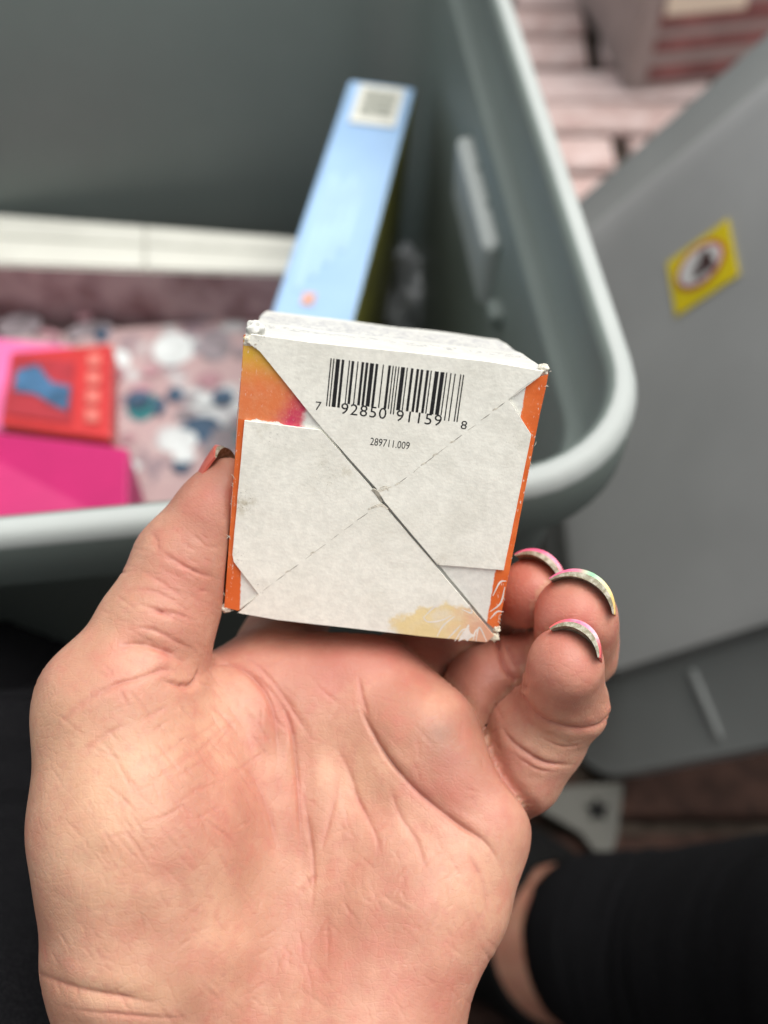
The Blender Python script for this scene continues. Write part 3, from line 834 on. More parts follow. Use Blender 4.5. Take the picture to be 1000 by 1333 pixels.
# little loose fibres along the worn edges
for k in range(46):
    r = random.Random(100 + k)
    e0, e1 = [(cTL, cTR), (cBL, cBR), (cTL, cBL), (cTR, cBR)][k % 4]
    a = r.random(); p = (e0 * (1 - a) + e1 * a)[:2]; d = np.array([r.uniform(-1, 1), r.uniform(-1, 1)]) * .05
    ribbon('loose_fibre', [p - d, p + np.array([r.uniform(-.02, .02), r.uniform(-.02, .02)]), p + d], .012, r.uniform(.005, .03), M['torn'])

# ------------------------------------------------------------------ the hand: one continuous skin grown from a distance field (cm, viewpoint frame)
VOX = .064
G0 = np.array([-8.0, -16.3, 17.2]); G1 = np.array([4.9, 1.8, 29.4])
GN = np.ceil((G1 - G0) / VOX).astype(int)
ax = [G0[i] + VOX * np.arange(GN[i]) for i in range(3)]

def rcone(p, a, b, r1, r2):
    ba = b - a; l2 = ba @ ba; rr = r1 - r2; a2 = l2 - rr * rr; il2 = 1.0 / l2
    pa = p - a; y = pa @ ba; z = y - l2
    t = pa * l2 - y[..., None] * ba
    x2 = np.einsum('...i,...i', t, t)
    y2 = y * y * l2; z2 = z * z * l2
    k = np.sign(rr) * rr * rr * x2
    d = (np.sqrt(x2 * a2 * il2) + y * rr) * il2 - r1
    m1 = np.sign(z) * a2 * z2 > k
    d = np.where(m1, np.sqrt(x2 + z2) * il2 - r2, d)
    m2 = ~m1 & (np.sign(y) * a2 * y2 < k)
    return np.where(m2, np.sqrt(x2 + y2) * il2 - r1, d)

def smin(a, b, k):
    h = np.maximum(k - np.abs(a - b), 0) / k
    return np.minimum(a, b) - h * h * k * .25

class Field:
    def __init__(s): s.f = np.full(GN, 2.0, np.float32)
    def window(s, lo, hi):
        i0 = np.clip(((lo - G0) / VOX).astype(int), 0, GN); i1 = np.clip(((hi - G0) / VOX).astype(int) + 2, 0, GN)
        sl = tuple(slice(a, b) for a, b in zip(i0, i1))
        g = np.stack(np.meshgrid(*[ax[i][sl[i]] for i in range(3)], indexing='ij'), -1).astype(np.float32)
        return sl, g
    def cone(s, a, b, r1, r2, k):
        m = max(r1, r2) + 1.1
        if np.linalg.norm(b - a) < 1e-3: b = a + [0, 0, .01]
        if abs(r1 - r2) >= np.linalg.norm(b - a): r2 = r1 - np.sign(r1 - r2) * np.linalg.norm(b - a) * .95
        sl, g = s.window(np.minimum(a, b) - m, np.maximum(a, b) + m)
        if g.size == 0: return
        s.f[sl] = smin(s.f[sl], rcone(g, a.astype(np.float32), b.astype(np.float32), r1, r2).astype(np.float32), k)
    def chain(s, pts, k=.25):
        for (a, b) in zip(pts[:-1], pts[1:]):
            s.cone(pt(*a[:3]), pt(*b[:3]), a[3], b[3], k)
        return s
    def ball(s, u, v, D, r, k=.4, scale=(1, 1, 1)):
        c = pt(u, v, D); sc = np.array(scale); m = r * sc + 1.0
        sl, g = s.window(c - m, c + m)
        d = (np.linalg.norm((g - c) / sc, axis=-1) - r) * sc.min()
        s.f[sl] = smin(s.f[sl], d.astype(np.float32), k)
        return s
    def carve(s, u, v, D, r, k=.5, scale=(1, 1, 1)):
        c = pt(u, v, D); sc = np.array(scale); m = r * sc + 1.0
        sl, g = s.window(c - m, c + m)
        d = (np.linalg.norm((g - c) / sc, axis=-1) - r) * sc.min()
        s.f[sl] = -smin(-s.f[sl], d.astype(np.float32), k)
        return s

# (u, v, depth, radius)
palm = Field()
palm.chain([(154, 938, 21.0, 1.56), (184, 1080, 20.8, 1.95), (196, 1230, 20.6, 2.06)], .8)         # thenar
palm.chain([(612, 1088, 21.9, 1.10), (566, 1165, 21.6, 1.36), (474, 1335, 20.9, 1.66)], .8)       # hypothenar
palm.chain([(330, 960, 22.6, 1.4), (330, 1330, 21.9, 1.75)], 1.2)
palm.chain([(430, 960, 22.8, 1.4), (400, 1330, 21.8, 1.75)], 1.2)
palm.chain([(530, 1000, 22.6, 1.35), (470, 1330, 21.6, 1.7)], 1.2)
palm.chain([(350, 885, 22.9, 1.05), (480, 905, 22.85, 1.12), (553, 972, 22.15, 1.02), (627, 1063, 21.75, .86)], .9)   # pads under the fingers
palm.chain([(215, 960, 22.2, 1.2), (330, 910, 23.0, 1.05)], .8)                                    # web
palm.chain([(210, 1330, 21.2, 1.9), (250, 1480, 21.6, 1.85), (300, 1750, 22.0, 2.1)], 1.0)         # wrist and forearm
palm.chain([(455, 1330, 21.4, 1.7), (400, 1480, 21.8, 1.65), (430, 1750, 22.2, 2.0)], 1.0)
# thumb
thumb = Field().chain([(298, 636, 21.5, .60), (284, 668, 21.5, .74), (238, 738, 21.55, 1.0), (205, 806, 21.3, 1.08), (152, 922, 21.0, 1.42)], .35)
# index: behind the carton
index = Field().chain([(352, 880, 23.2, 1.02), (392, 775, 27.3, .95), (455, 700, 29.0, .85), (545, 670, 28.7, .75)], .2)
middle = Field().chain([(478, 905, 23.2, 1.0), (588, 830, 25.9, .90), (676, 792, 24.9, .84), (694, 772, 23.0, .78)], .2)
ring = Field().chain([(585, 985, 23.2, .9), (633, 896, 23.6, .94), (695, 862, 23.9, .88), (752, 842, 22.9, .86), (748, 803, 21.4, .85)], .2)
pinky = Field().chain([(640, 1040, 23.4, .8), (669, 1000, 22.45, 1.06), (698, 958, 22.3, 1.03), (732, 917, 21.8, .88), (737, 866, 20.45, .75)], .2)
H = palm.f
H = smin(H, thumb.f, .55)
first = np.minimum(H, index.f); second = np.maximum(H, index.f)
for q_ in (middle.f, ring.f, pinky.f):
    second = np.minimum(second, np.maximum(first, q_)); first = np.minimum(first, q_)
GAP = (second - first).astype(np.float32); del first, second
H = smin(H, index.f, .3)
H = smin(H, middle.f, .22)
H = smin(H, ring.f, .06)
H = smin(H, pinky.f, .06)
# clefts where neighbouring fingers and pads press together
xs_ = ax[0][:, None, None]; wx_ = np.clip((xs_ - .7) / .5, 0, 1).astype(np.float32)
H = H + .17 * wx_ * np.exp(-(GAP / .11) ** 2)
# flesh flattens where it meets the carton
def box_field(g):
    p = g - BC
    n1 = np.cross(BB, BW); n1 /= np.linalg.norm(n1); n1 *= np.sign(n1 @ BA)
    n2 = np.cross(BA, BW); n2 /= np.linalg.norm(n2); n2 *= np.sign(n2 @ BB)
    n3 = np.cross(BA, BB); n3 /= np.linalg.norm(n3); n3 *= np.sign(n3 @ BW)
    x, y, z = p @ n1, p @ n2, p @ n3
    return np.maximum.reduce([-x, x - BA @ n1, -y, y - BB @ n2, -z - 1.3, z - BW @ n3])
corners = np.array([BC + i * BA + j * BB + k * BW for i in (0, 1) for j in (0, 1) for k in (0, 1)])
sl, g = palm.window(corners.min(0) - [.6, .6, 1.6], corners.max(0) + .6)
H[sl] = -smin(-H[sl], (box_field(g) - .02).astype(np.float32), .10)
del palm, thumb, index, middle, ring, pinky, g

def surface_nets(F):
    n = F.shape; s = F < 0
    c = np.zeros([k - 1 for k in n], np.uint8)
    offs = [(i, j, k) for i in (0, 1) for j in (0, 1) for k in (0, 1)]
    for o in offs: c += s[o[0]:n[0] - 1 + o[0], o[1]:n[1] - 1 + o[1], o[2]:n[2] - 1 + o[2]]
    act = (c > 0) & (c < 8)
    idx = np.argwhere(act); ids = np.full(act.shape, -1, np.int64); ids[act] = np.arange(len(idx))
    val = {o: F[idx[:, 0] + o[0], idx[:, 1] + o[1], idx[:, 2] + o[2]] for o in offs}
    acc = np.zeros((len(idx), 3)); cnt = np.zeros(len(idx))
    for o in offs:
        for d in range(3):
            if o[d] == 0:
                e = list(o); e[d] = 1; e = tuple(e)
                a, b = val[o], val[e]; m = (a < 0) != (b < 0)
                t = np.where(m, a / np.where(a - b == 0, 1, a - b), 0)
                q = np.array(o, float)[None] + np.zeros((len(idx), 3)); q[:, d] += t
                acc[m] += q[m]; cnt[m] += 1
    V = G0 + VOX * (idx + acc / cnt[:, None])
    quads = []
    for d in range(3):
        e = [0, 0, 0]; e[d] = 1
        a = s[tuple(slice(0, n[i] - e[i]) for i in range(3))]; b = s[tuple(slice(e[i], n[i]) for i in range(3))]
        E_ = np.argwhere(a != b); sg = a[tuple(E_.T)]
        d1, d2 = (d + 1) % 3, (d + 2) % 3
        ok = (E_[:, d1] > 0) & (E_[:, d2] > 0) & (E_[:, d1] < n[d1] - 1) & (E_[:, d2] < n[d2] - 1)
        E_, sg = E_[ok], sg[ok]
        def cell(o1, o2):
            k = E_.copy(); k[:, d1] -= o1; k[:, d2] -= o2; return ids[tuple(k.T)]
        q = np.stack([cell(0, 0), cell(1, 0), cell(1, 1), cell(0, 1)], 1)
        q[sg] = q[sg][:, ::-1]
        quads.append(q)
    return V, np.vstack(quads)
HV, HF = surface_nets(H)
# the viewpoint frame is left-handed, so turn the faces for the world
HF = HF[:, ::-1]

def neighbours(n, F):
    e = np.vstack([F[:, [0, 1]], F[:, [1, 2]], F[:, [2, 3]], F[:, [3, 0]]])
    e = np.unique(np.sort(e, 1), axis=0)
    return e
def laplace(V, e, k, lam=.5):
    n = len(V); deg = np.bincount(e.ravel(), minlength=n)[:, None]
    for _ in range(k):
        acc = np.zeros_like(V)
        for c in range(3):
            acc[:, c] = np.bincount(e[:, 0], V[e[:, 1], c], n) + np.bincount(e[:, 1], V[e[:, 0], c], n)
        V = V + lam * (acc / np.maximum(deg, 1) - V)
    return V
e_ = neighbours(len(HV), HF)
HV = laplace(HV, e_, 4)
def make_np_mesh(name, V, F):
    me = bpy.data.meshes.new(name)
    me.vertices.add(len(V)); me.vertices.foreach_set('co', V.astype(np.float32).ravel())
    me.loops.add(F.size); me.loops.foreach_set('vertex_index', F.astype(np.int32).ravel())
    me.polygons.add(len(F)); me.polygons.foreach_set('loop_start', np.arange(0, F.size, 4, dtype=np.int32))
    me.update(calc_edges=True); me.validate()
    me.polygons.foreach_set('use_smooth', np.ones(len(F), bool))
    return me
tmp_me = make_np_mesh('tmp', HV, HF)
tmp = bpy.data.objects.new('tmp', tmp_me); COL.objects.link(tmp)
ss = tmp.modifiers.new('s', 'SUBSURF'); ss.levels = 1; ss.render_levels = 1
bpy.context.view_layer.update()
ev = bpy.data.meshes.new_from_object(tmp.evaluated_get(bpy.context.evaluated_depsgraph_get()))
nv = len(ev.vertices); HV = np.empty(nv * 3, np.float32); ev.vertices.foreach_get('co', HV); HV = HV.reshape(-1, 3).astype(float)
HF = np.empty(len(ev.loops), np.int32); ev.loops.foreach_get('vertex_index', HF); HF = HF.reshape(-1, 4)
bpy.data.objects.remove(tmp)

def vnormals(V, F):
    d1 = V[F[:, 2]] - V[F[:, 0]]; d2 = V[F[:, 3]] - V[F[:, 1]]; fn = -np.cross(d1, d2)
    N = np.zeros_like(V)
    for c in range(3):
        for k in range(4): N[:, c] += np.bincount(F[:, k], fn[:, c], len(V))
    return N / (np.linalg.norm(N, axis=1)[:, None] + 1e-12)
e2 = neighbours(nv, HF)
HN = vnormals(HV, HF)
if ((HV - HV.mean(0)) * HN).sum() < 0: HN = -HN
pu = HV[:, 0] / HV[:, 2] * FPX + 500; pv = 666.5 - HV[:, 1] / HV[:, 2] * FPX
# which skin faces the viewer side of the hand (so that creases are sculpted on the palm side only)
cell = 6; gu = np.clip((pu / cell).astype(int) + 60, 0, 400); gv = np.clip((pv / cell).astype(int) + 60, 0, 500)
zb = np.full((401, 501), 1e9); np.minimum.at(zb, (gu, gv), HV[:, 2])
front = (HV[:, 2] < zb[gu, gv] + .35) & ((HN * HV).sum(1) < .15 * HV[:, 2])
disp = np.zeros(nv); flush_shade = np.zeros(nv); dirt = np.zeros(nv); pale = np.zeros(nv)

def poly_dist(P, sel):
    q = np.stack([pu[sel], pv[sel]], 1); best = np.full(len(q), 1e9); tt = np.zeros(len(q)); side = np.zeros(len(q))
    L = np.r_[0, np.cumsum(np.linalg.norm(np.diff(P, axis=0), axis=1))]; L /= L[-1]
    for i in range(len(P) - 1):
        a, b = P[i], P[i + 1]; d = b - a; l2 = d @ d + 1e-9
        t = np.clip(((q - a) @ d) / l2, 0, 1); w = q - a - t[:, None] * d
        dist = np.hypot(w[:, 0], w[:, 1]); m = dist < best
        best[m] = dist[m]; tt[m] = L[i] + t[m] * (L[i + 1] - L[i]); side[m] = np.sign(d[0] * w[m, 1] - d[1] * w[m, 0])
    return best, tt, side
def crease(pts, w, dep, bulge=.16, red=.4, ends=True, one=0):
    """pts in photo pixels, w = half width px, dep in cm; one = +-1 puts the swelling on one side only"""
    P = smoothpoly(pts, 6); lo = P.min(0) - 7 * w; hi = P.max(0) + 7 * w
    sel = np.where(front & (pu > lo[0]) & (pu < hi[0]) & (pv > lo[1]) & (pv < hi[1]))[0]
    if not len(sel): return
    d, t, s = poly_dist(P, sel)
    env = np.clip(np.minimum(t, 1 - t) / .35, 0, 1); env = env * env * (3 - 2 * env)
    if not ends: env = 1.0
    wob = 1 + .35 * np.sin(t * 23 + pts[0][0]) * np.sin(t * 11 + pts[0][1])
    b = bulge * np.exp(-((d - 3.0 * w) / (2.2 * w)) ** 2)
    if one: b = b * np.where(s == one, 1.6, -.5)
    if w > 2.4: dep = dep * .82
    prof = -np.exp(-(d / w) ** 2) * .55 - np.exp(-np.abs(d) / (w * .45)) * .45 + b
    disp[sel] += dep * env * prof * wob
    flush_shade[sel] += red * env * np.exp(-(d / (w * 1.5)) ** 2)
def fold(pts, w, dep):
    """a broad soft valley"""
    P = smoothpoly(pts, 6); lo = P.min(0) - 3 * w; hi = P.max(0) + 3 * w
    sel = np.where(front & (pu > lo[0]) & (pu < hi[0]) & (pv > lo[1]) & (pv < hi[1]))[0]
    if not len(sel): return
    d, t, s = poly_dist(P, sel)
    env = np.clip(np.minimum(t, 1 - t) / .4, 0, 1); env = env * env * (3 - 2 * env)
    disp[sel] += -dep * env * np.exp(-(d / w) ** 2)
def blob(arr, u, v, ru, rv, amt, rot=0.):
    c, s = math.cos(rot), math.sin(rot); x = (pu - u) * c + (pv - v) * s; y = -(pu - u) * s + (pv - v) * c
    arr += np.where(front, amt * np.exp(-(x / ru) ** 2 - (y / rv) ** 2), 0)

# palm lines
fold([(252, 893), (300, 868), (345, 900), (368, 960), (375, 1050)], 16, .08)
fold([(320, 862), (372, 910), (392, 990), (398, 1080), (402, 1180)], 14, .07)
fold([(420, 930), (440, 985), (470, 1050), (500, 1110)], 18, .05)
fold([(470, 880), (480, 940), (520, 1010), (590, 1065), (650, 1120)], 14, .07)
fold([(330, 1010), (385, 1110), (412, 1220), (400, 1330)], 26, .07)
fold([(455, 1060), (450, 1130), (440, 1200)], 16, .04)
fold([(560, 1100), (590, 1150), (600, 1220)], 18, .03)
fold([(300, 980), (335, 1015), (356, 1080), (366, 1150)], 16, .05)
crease([(252, 893), (275, 868), (310, 868), (345, 900), (360, 950), (362, 1010)], 3.2, .06)
crease([(310, 862), (345, 890), (375, 935), (388, 1000), (392, 1070), (396, 1150)], 3, .06)
crease([(300, 855), (330, 862), (362, 895), (385, 930), (405, 960), (425, 972)], 2.6, .035)
crease([(425, 972), (440, 980), (455, 1010), (470, 1050), (490, 1080)], 3, .035)
crease([(300, 980), (330, 1010), (352, 1060), (366, 1130)], 3.5, .03)
crease([(395, 1010), (400, 1060), (408, 1130), (404, 1200)], 2.5, .04)
crease([(462, 880), (474, 935), (500, 985), (540, 1030), (590, 1068), (635, 1100), (662, 1150)], 3.4, .10, .16, .5, True, -1)
crease([(466, 870), (470, 900), (480, 940)], 2.4, .03)
crease([(500, 1010), (520, 1060), (545, 1100), (556, 1150)], 3, .03)
crease([(440, 1010), (465, 1040), (490, 1090), (500, 1130)], 3, .025)
crease([(430, 990), (438, 1020), (425, 1080), (415, 1120)], 3, .03)
crease([(380, 1180), (400, 1150), (420, 1135)], 3, .02)
crease([(600, 1100), (630, 1150), (640, 1200)], 3, .02)
# folds of the thumb base and wrist
fold([(140, 850), (190, 838), (235, 852), (258, 880)], 13, .07)
crease([(205, 884), (238, 893), (254, 886), (264, 860)], 3.4, .10, .2)
crease([(120, 915), (150, 893), (180, 884), (215, 872), (238, 880)], 3, .045, .3)
crease([(150, 842), (180, 838), (215, 848), (250, 868)], 3.4, .07, .35)
crease([(170, 815), (205, 822), (235, 838), (262, 850)], 2.8, .035)
crease([(75, 950), (100, 925), (125, 905), (150, 890)], 3.4, .025)
crease([(90, 990), (120, 970), (150, 950), (180, 940)], 3.4, .02)
crease([(175, 785), (205, 795), (240, 812)], 3, .03)
crease([(208, 718), (225, 728), (255, 745), (290, 755)], 2.8, .045)
crease([(180, 745), (205, 755), (235, 775)], 3, .02)
crease([(195, 690), (206, 706), (207, 725)], 3, .018)
crease([(185, 800), (220, 797), (262, 812)], 3, .03)
crease([(160, 770), (200, 770), (240, 790)], 3, .02)
fold([(30, 1255), (60, 1275), (100, 1290), (150, 1300), (220, 1310)], 16, .07)
crease([(30, 1250), (60, 1275), (100, 1290), (150, 1300), (220, 1310)], 3.5, .05)
fold([(80, 1135), (110, 1125), (150, 1095)], 14, .025)
fold([(185, 1155), (215, 1140), (250, 1130)], 14, .03)
crease([(60, 1310), (140, 1322), (260, 1330)], 3, .03)
# finger creases
crease([(648, 938), (660, 960), (685, 980), (715, 996), (758, 998)], 2.8, .085, .3, .5, True)
crease([(662, 976), (680, 990), (705, 1004), (735, 1008)], 2.2, .03, .3)
crease([(680, 905), (700, 932), (740, 948), (775, 944), (795, 930)], 2.8, .06, .4, .5, False)
crease([(700, 958), (735, 974), (770, 964)], 2.4, .02)
crease([(646, 830), (653, 858), (666, 880), (684, 894)], 2.8, .085, .4, .5, False)
crease([(655, 828), (664, 850), (676, 868), (690, 878)], 2.2, .035)
# fine hatch of the thenar skin
for k in range(60):
    r = random.Random(900 + k)
    u0, v0 = r.uniform(130, 330), r.uniform(885, 1090); L = r.uniform(25, 75); a = math.radians(r.gauss(52, 7))
    crease([(u0, v0), (u0 + L * .5 * math.cos(a) + r.uniform(-2, 2), v0 + L * .5 * math.sin(a)), (u0 + L * math.cos(a), v0 + L * math.sin(a))], 1.9, r.uniform(.006, .016), .3, .12)
for k in range(16):
    r = random.Random(300 + k)
    u0, v0 = r.uniform(170, 300), r.uniform(940, 1080); L = r.uniform(40, 100); a = math.radians(r.gauss(-32, 6))
    crease([(u0, v0), (u0 + L * .5 * math.cos(a), v0 + L * .5 * math.sin(a) + r.uniform(-3, 3)), (u0 + L * math.cos(a), v0 + L * math.sin(a))], 2.2, r.uniform(.006, .014), .3, .25)
for k in range(60):
    r = random.Random(500 + k)
    u0, v0 = r.uniform(330, 640), r.uniform(870, 1300); L = r.uniform(20, 70); a = math.radians(r.uniform(30, 110))
    crease([(u0, v0), (u0 + L * .5 * math.cos(a) + r.uniform(-4, 4), v0 + L * .5 * math.sin(a)), (u0 + L * math.cos(a), v0 + L * math.sin(a))], 2, r.uniform(.004, .012), .3, .08)
for k in range(190):
    r = random.Random(2000 + k)
    u0, v0 = r.uniform(60, 640), r.uniform(880, 1320); L = r.uniform(18, 60)
    a = math.radians(r.gauss(55, 14) if u0 < 340 else r.gauss(75, 25)) * (1 if r.random() < .75 else -.6)
    crease([(u0, v0), (u0 + L * .5 * math.cos(a) + r.uniform(-3, 3), v0 + L * .5 * math.sin(a)), (u0 + L * math.cos(a), v0 + L * math.sin(a))], 1.7, r.uniform(.004, .011), .2, .10)
for k in range(50):
    r = random.Random(2600 + k)
    u0, v0 = r.uniform(120, 270), r.uniform(690, 880); L = r.uniform(15, 45); a = math.radians(r.gauss(25, 14))
    crease([(u0, v0), (u0 + L * .5 * math.cos(a), v0 + L * .5 * math.sin(a) + r.uniform(-2, 2)), (u0 + L * math.cos(a), v0 + L * math.sin(a))], 1.8, r.uniform(.005, .014), .2, .12)
# form: hollows and swellings
blob(disp, 440, 1010, 80, 110, -.16); blob(disp, 430, 880, 120, 40, -.08); blob(disp, 560, 950, 80, 45, .03, .75)
blob(disp, 90, 900, 40, 45, .06); blob(disp, 280, 905, 45, 28, .05, -.3); blob(disp, 300, 1240, 90, 60, .05)
blob(disp, 180, 1020, 60, 50, .04); blob(disp, 130, 1210, 50, 40, -.04); blob(disp, 560, 1230, 70, 80, .05)
blob(disp, 345, 930, 12, 40, .05, .25); blob(disp, 378, 960, 9, 45, .05, .15)
# skin colour, with the carton's shade painted redder on the upper palm: redder tips and pads, pale thenar, a grey smudge
for (u, v, a, b, k) in ((745, 800, 70, 60, .75), (690, 760, 40, 60, .7), (735, 880, 55, 50, .45), (270, 650, 40, 60, .5), (690, 1030, 50, 40, .3), (600, 1030, 60, 40, .45), (470, 850, 170, 50, .85), (640, 900, 60, 60, .35), (250, 780, 40, 50, .35),
                        (560, 1290, 90, 70, .4), (300, 1040, 80, 60, .35), (180, 860, 60, 30, .3), (420, 1230, 70, 40, .25)):
    blob(flush_shade, u, v, a, b, k)
for (u, v, a, b, k) in ((120, 1080, 80, 160, .9), (200, 980, 80, 60, .5), (130, 800, 50, 70, .45), (300, 1180, 90, 80, .3), (450, 1010, 60, 50, .5), (160, 1290, 100, 30, .7), (60, 950, 40, 60, .6), (610, 1180, 50, 70, .4), (720, 960, 50, 30, .35)):
    blob(pale, u, v, a, b, k)
for (u, v, a, b, k) in ((572, 955, 22, 15, .6), (586, 984, 30, 20, .35), (602, 935, 40, 15, .3)):
    blob(dirt, u, v, a, b, k)
gi = np.clip(np.rint((HV - G0) / VOX).astype(int), 0, GN - 1)
gap = GAP[gi[:, 0], gi[:, 1], gi[:, 2]]; near_f = front & (pu > 560)
cl = np.where(near_f, np.exp(-(gap / .085) ** 2), 0)
for _ in range(3):      # even out the cleft line
    acc = np.bincount(e2[:, 0], cl[e2[:, 1]], nv) + np.bincount(e2[:, 1], cl[e2[:, 0]], nv); cl = .5 * cl + .5 * acc / np.maximum(np.bincount(e2.ravel(), minlength=nv), 1)
flush_shade += .35 * cl
low = np.zeros(nv)
for k in range(40):
    kv = rng.normal(size=3) * (1.2 if k < 20 else 3.0); low += np.sin(HV @ kv + rng.uniform(0, 6.28)) * (.22 if k < 20 else .08)
disp += low * .042
disp = np.clip(disp, -.32, .2)
HV = HV + HN * disp[:, None]
HVw = c2w(HV * .01)

hand_me = make_np_mesh('hand', HVw, HF)
att = hand_me.color_attributes.new('skin_tone', 'FLOAT_COLOR', 'POINT')
att.data.foreach_set('color', np.stack([np.clip(flush_shade, 0, 1.2), np.clip(pale, 0, 1), np.clip(dirt, 0, 1), np.ones(nv)], 1).astype(np.float32).ravel())

def skin_mat():
    t = NT('skin'); c = t.coord()
    at = t.node('ShaderNodeAttribute', attribute_name='skin_tone')
    sp = t.node('ShaderNodeSeparateColor'); t.link(at.outputs['Color'], sp.inputs[0])
    base = t.mix(t.ramp(t.noise(c, 70, 4), .35, .68), (.445, .212, .140), (.57, .31, .210))
    blot = t.ramp(t.noise(t.mapping(c, loc=(2, 5, 1)), 150, 4, .6), .45, .7)
    base = t.mix(t.math('MULTIPLY', blot, .5), base, (.49, .17, .125))
    base = t.mix(t.math('MULTIPLY', sp.outputs[1], .6), base, (.60, .38, .235))
    base = t.mix(t.math('MINIMUM', t.math('MULTIPLY', sp.outputs[0], .62), .8), base, (.45, .125, .098))
    mot = t.ramp(t.noise(t.mapping(c, loc=(7, 3, 4)), 380, 4, .65), .48, .68)
    base = t.mix(t.math('MULTIPLY', mot, .22), base, (.46, .15, .12))
    fleck = t.ramp(t.noise(c, 420, 3, .6), .56, .7)
    base = t.mix(t.math('MULTIPLY', fleck, .07), base, (.64, .43, .33))
    base = t.mix(t.math('MULTIPLY', sp.outputs[2], .75), base, (.17, .085, .06))
    # fine relief: friction ridges and pores
    w = t.node('ShaderNodeTexWave', wave_type='BANDS', bands_direction='DIAGONAL'); t.link(c, w.inputs['Vector'])
    w.inputs['Scale'].default_value = 620; w.inputs['Distortion'].default_value = 9; w.inputs['Detail'].default_value = 2; w.inputs['Detail Scale'].default_value = .18
    vor = t.voronoi(c, 1500)
    cr = t.node('ShaderNodeTexVoronoi', feature='DISTANCE_TO_EDGE'); t.link(t.mapping(c, (1, 1.0, 1)), cr.inputs['Vector']); cr.inputs['Scale'].default_value = 520
    h = t.math('ADD', t.math('MULTIPLY', t.math('MULTIPLY', w.outputs['Fac'], t.ramp(t.noise(c, 45, 2), .45, .65)), .22), t.math('ADD', t.math('MULTIPLY', vor, .4), t.math('MULTIPLY', t.ramp(cr.outputs['Distance'], 0, .12), .5)))
    nrm = t.bump(h, .20, .00022)
    nrm = t.bump(t.noise(c, 330, 4, .6), .25, .0006, nrm)
    nrm = t.bump(t.noise(t.mapping(c, (1, 5, 1.6), (.3, .2, .9)), 420, 3, .7), .16, .0005, nrm)
    nrm = t.bump(t.noise(t.mapping(c, (4.5, 1, 1.4), (.1, .4, -.5)), 420, 3, .7), .12, .0005, nrm)
    t.out(base, t.math('ADD', .40, t.math('MULTIPLY', t.noise(c, 200, 3), .2)), nrm, .42)
    t.b.inputs['Subsurface Weight'].default_value = .35
    t.b.inputs['Subsurface Radius'].default_value = (1.0, .38, .2)
    t.b.inputs['Subsurface Scale'].default_value = .0035
    return t.m
M['skin'] = skin_mat()
person = empty('person', (.0, -.25, 0))
tag(person, 'person in black leggings whose bare hand holds up the small carton', 'person')
bpy.context.view_layer.update()
hand = link_mesh('hand', hand_me, M['skin'], person)
hand['label'] = 'bare left hand, palm up, with long painted nails'

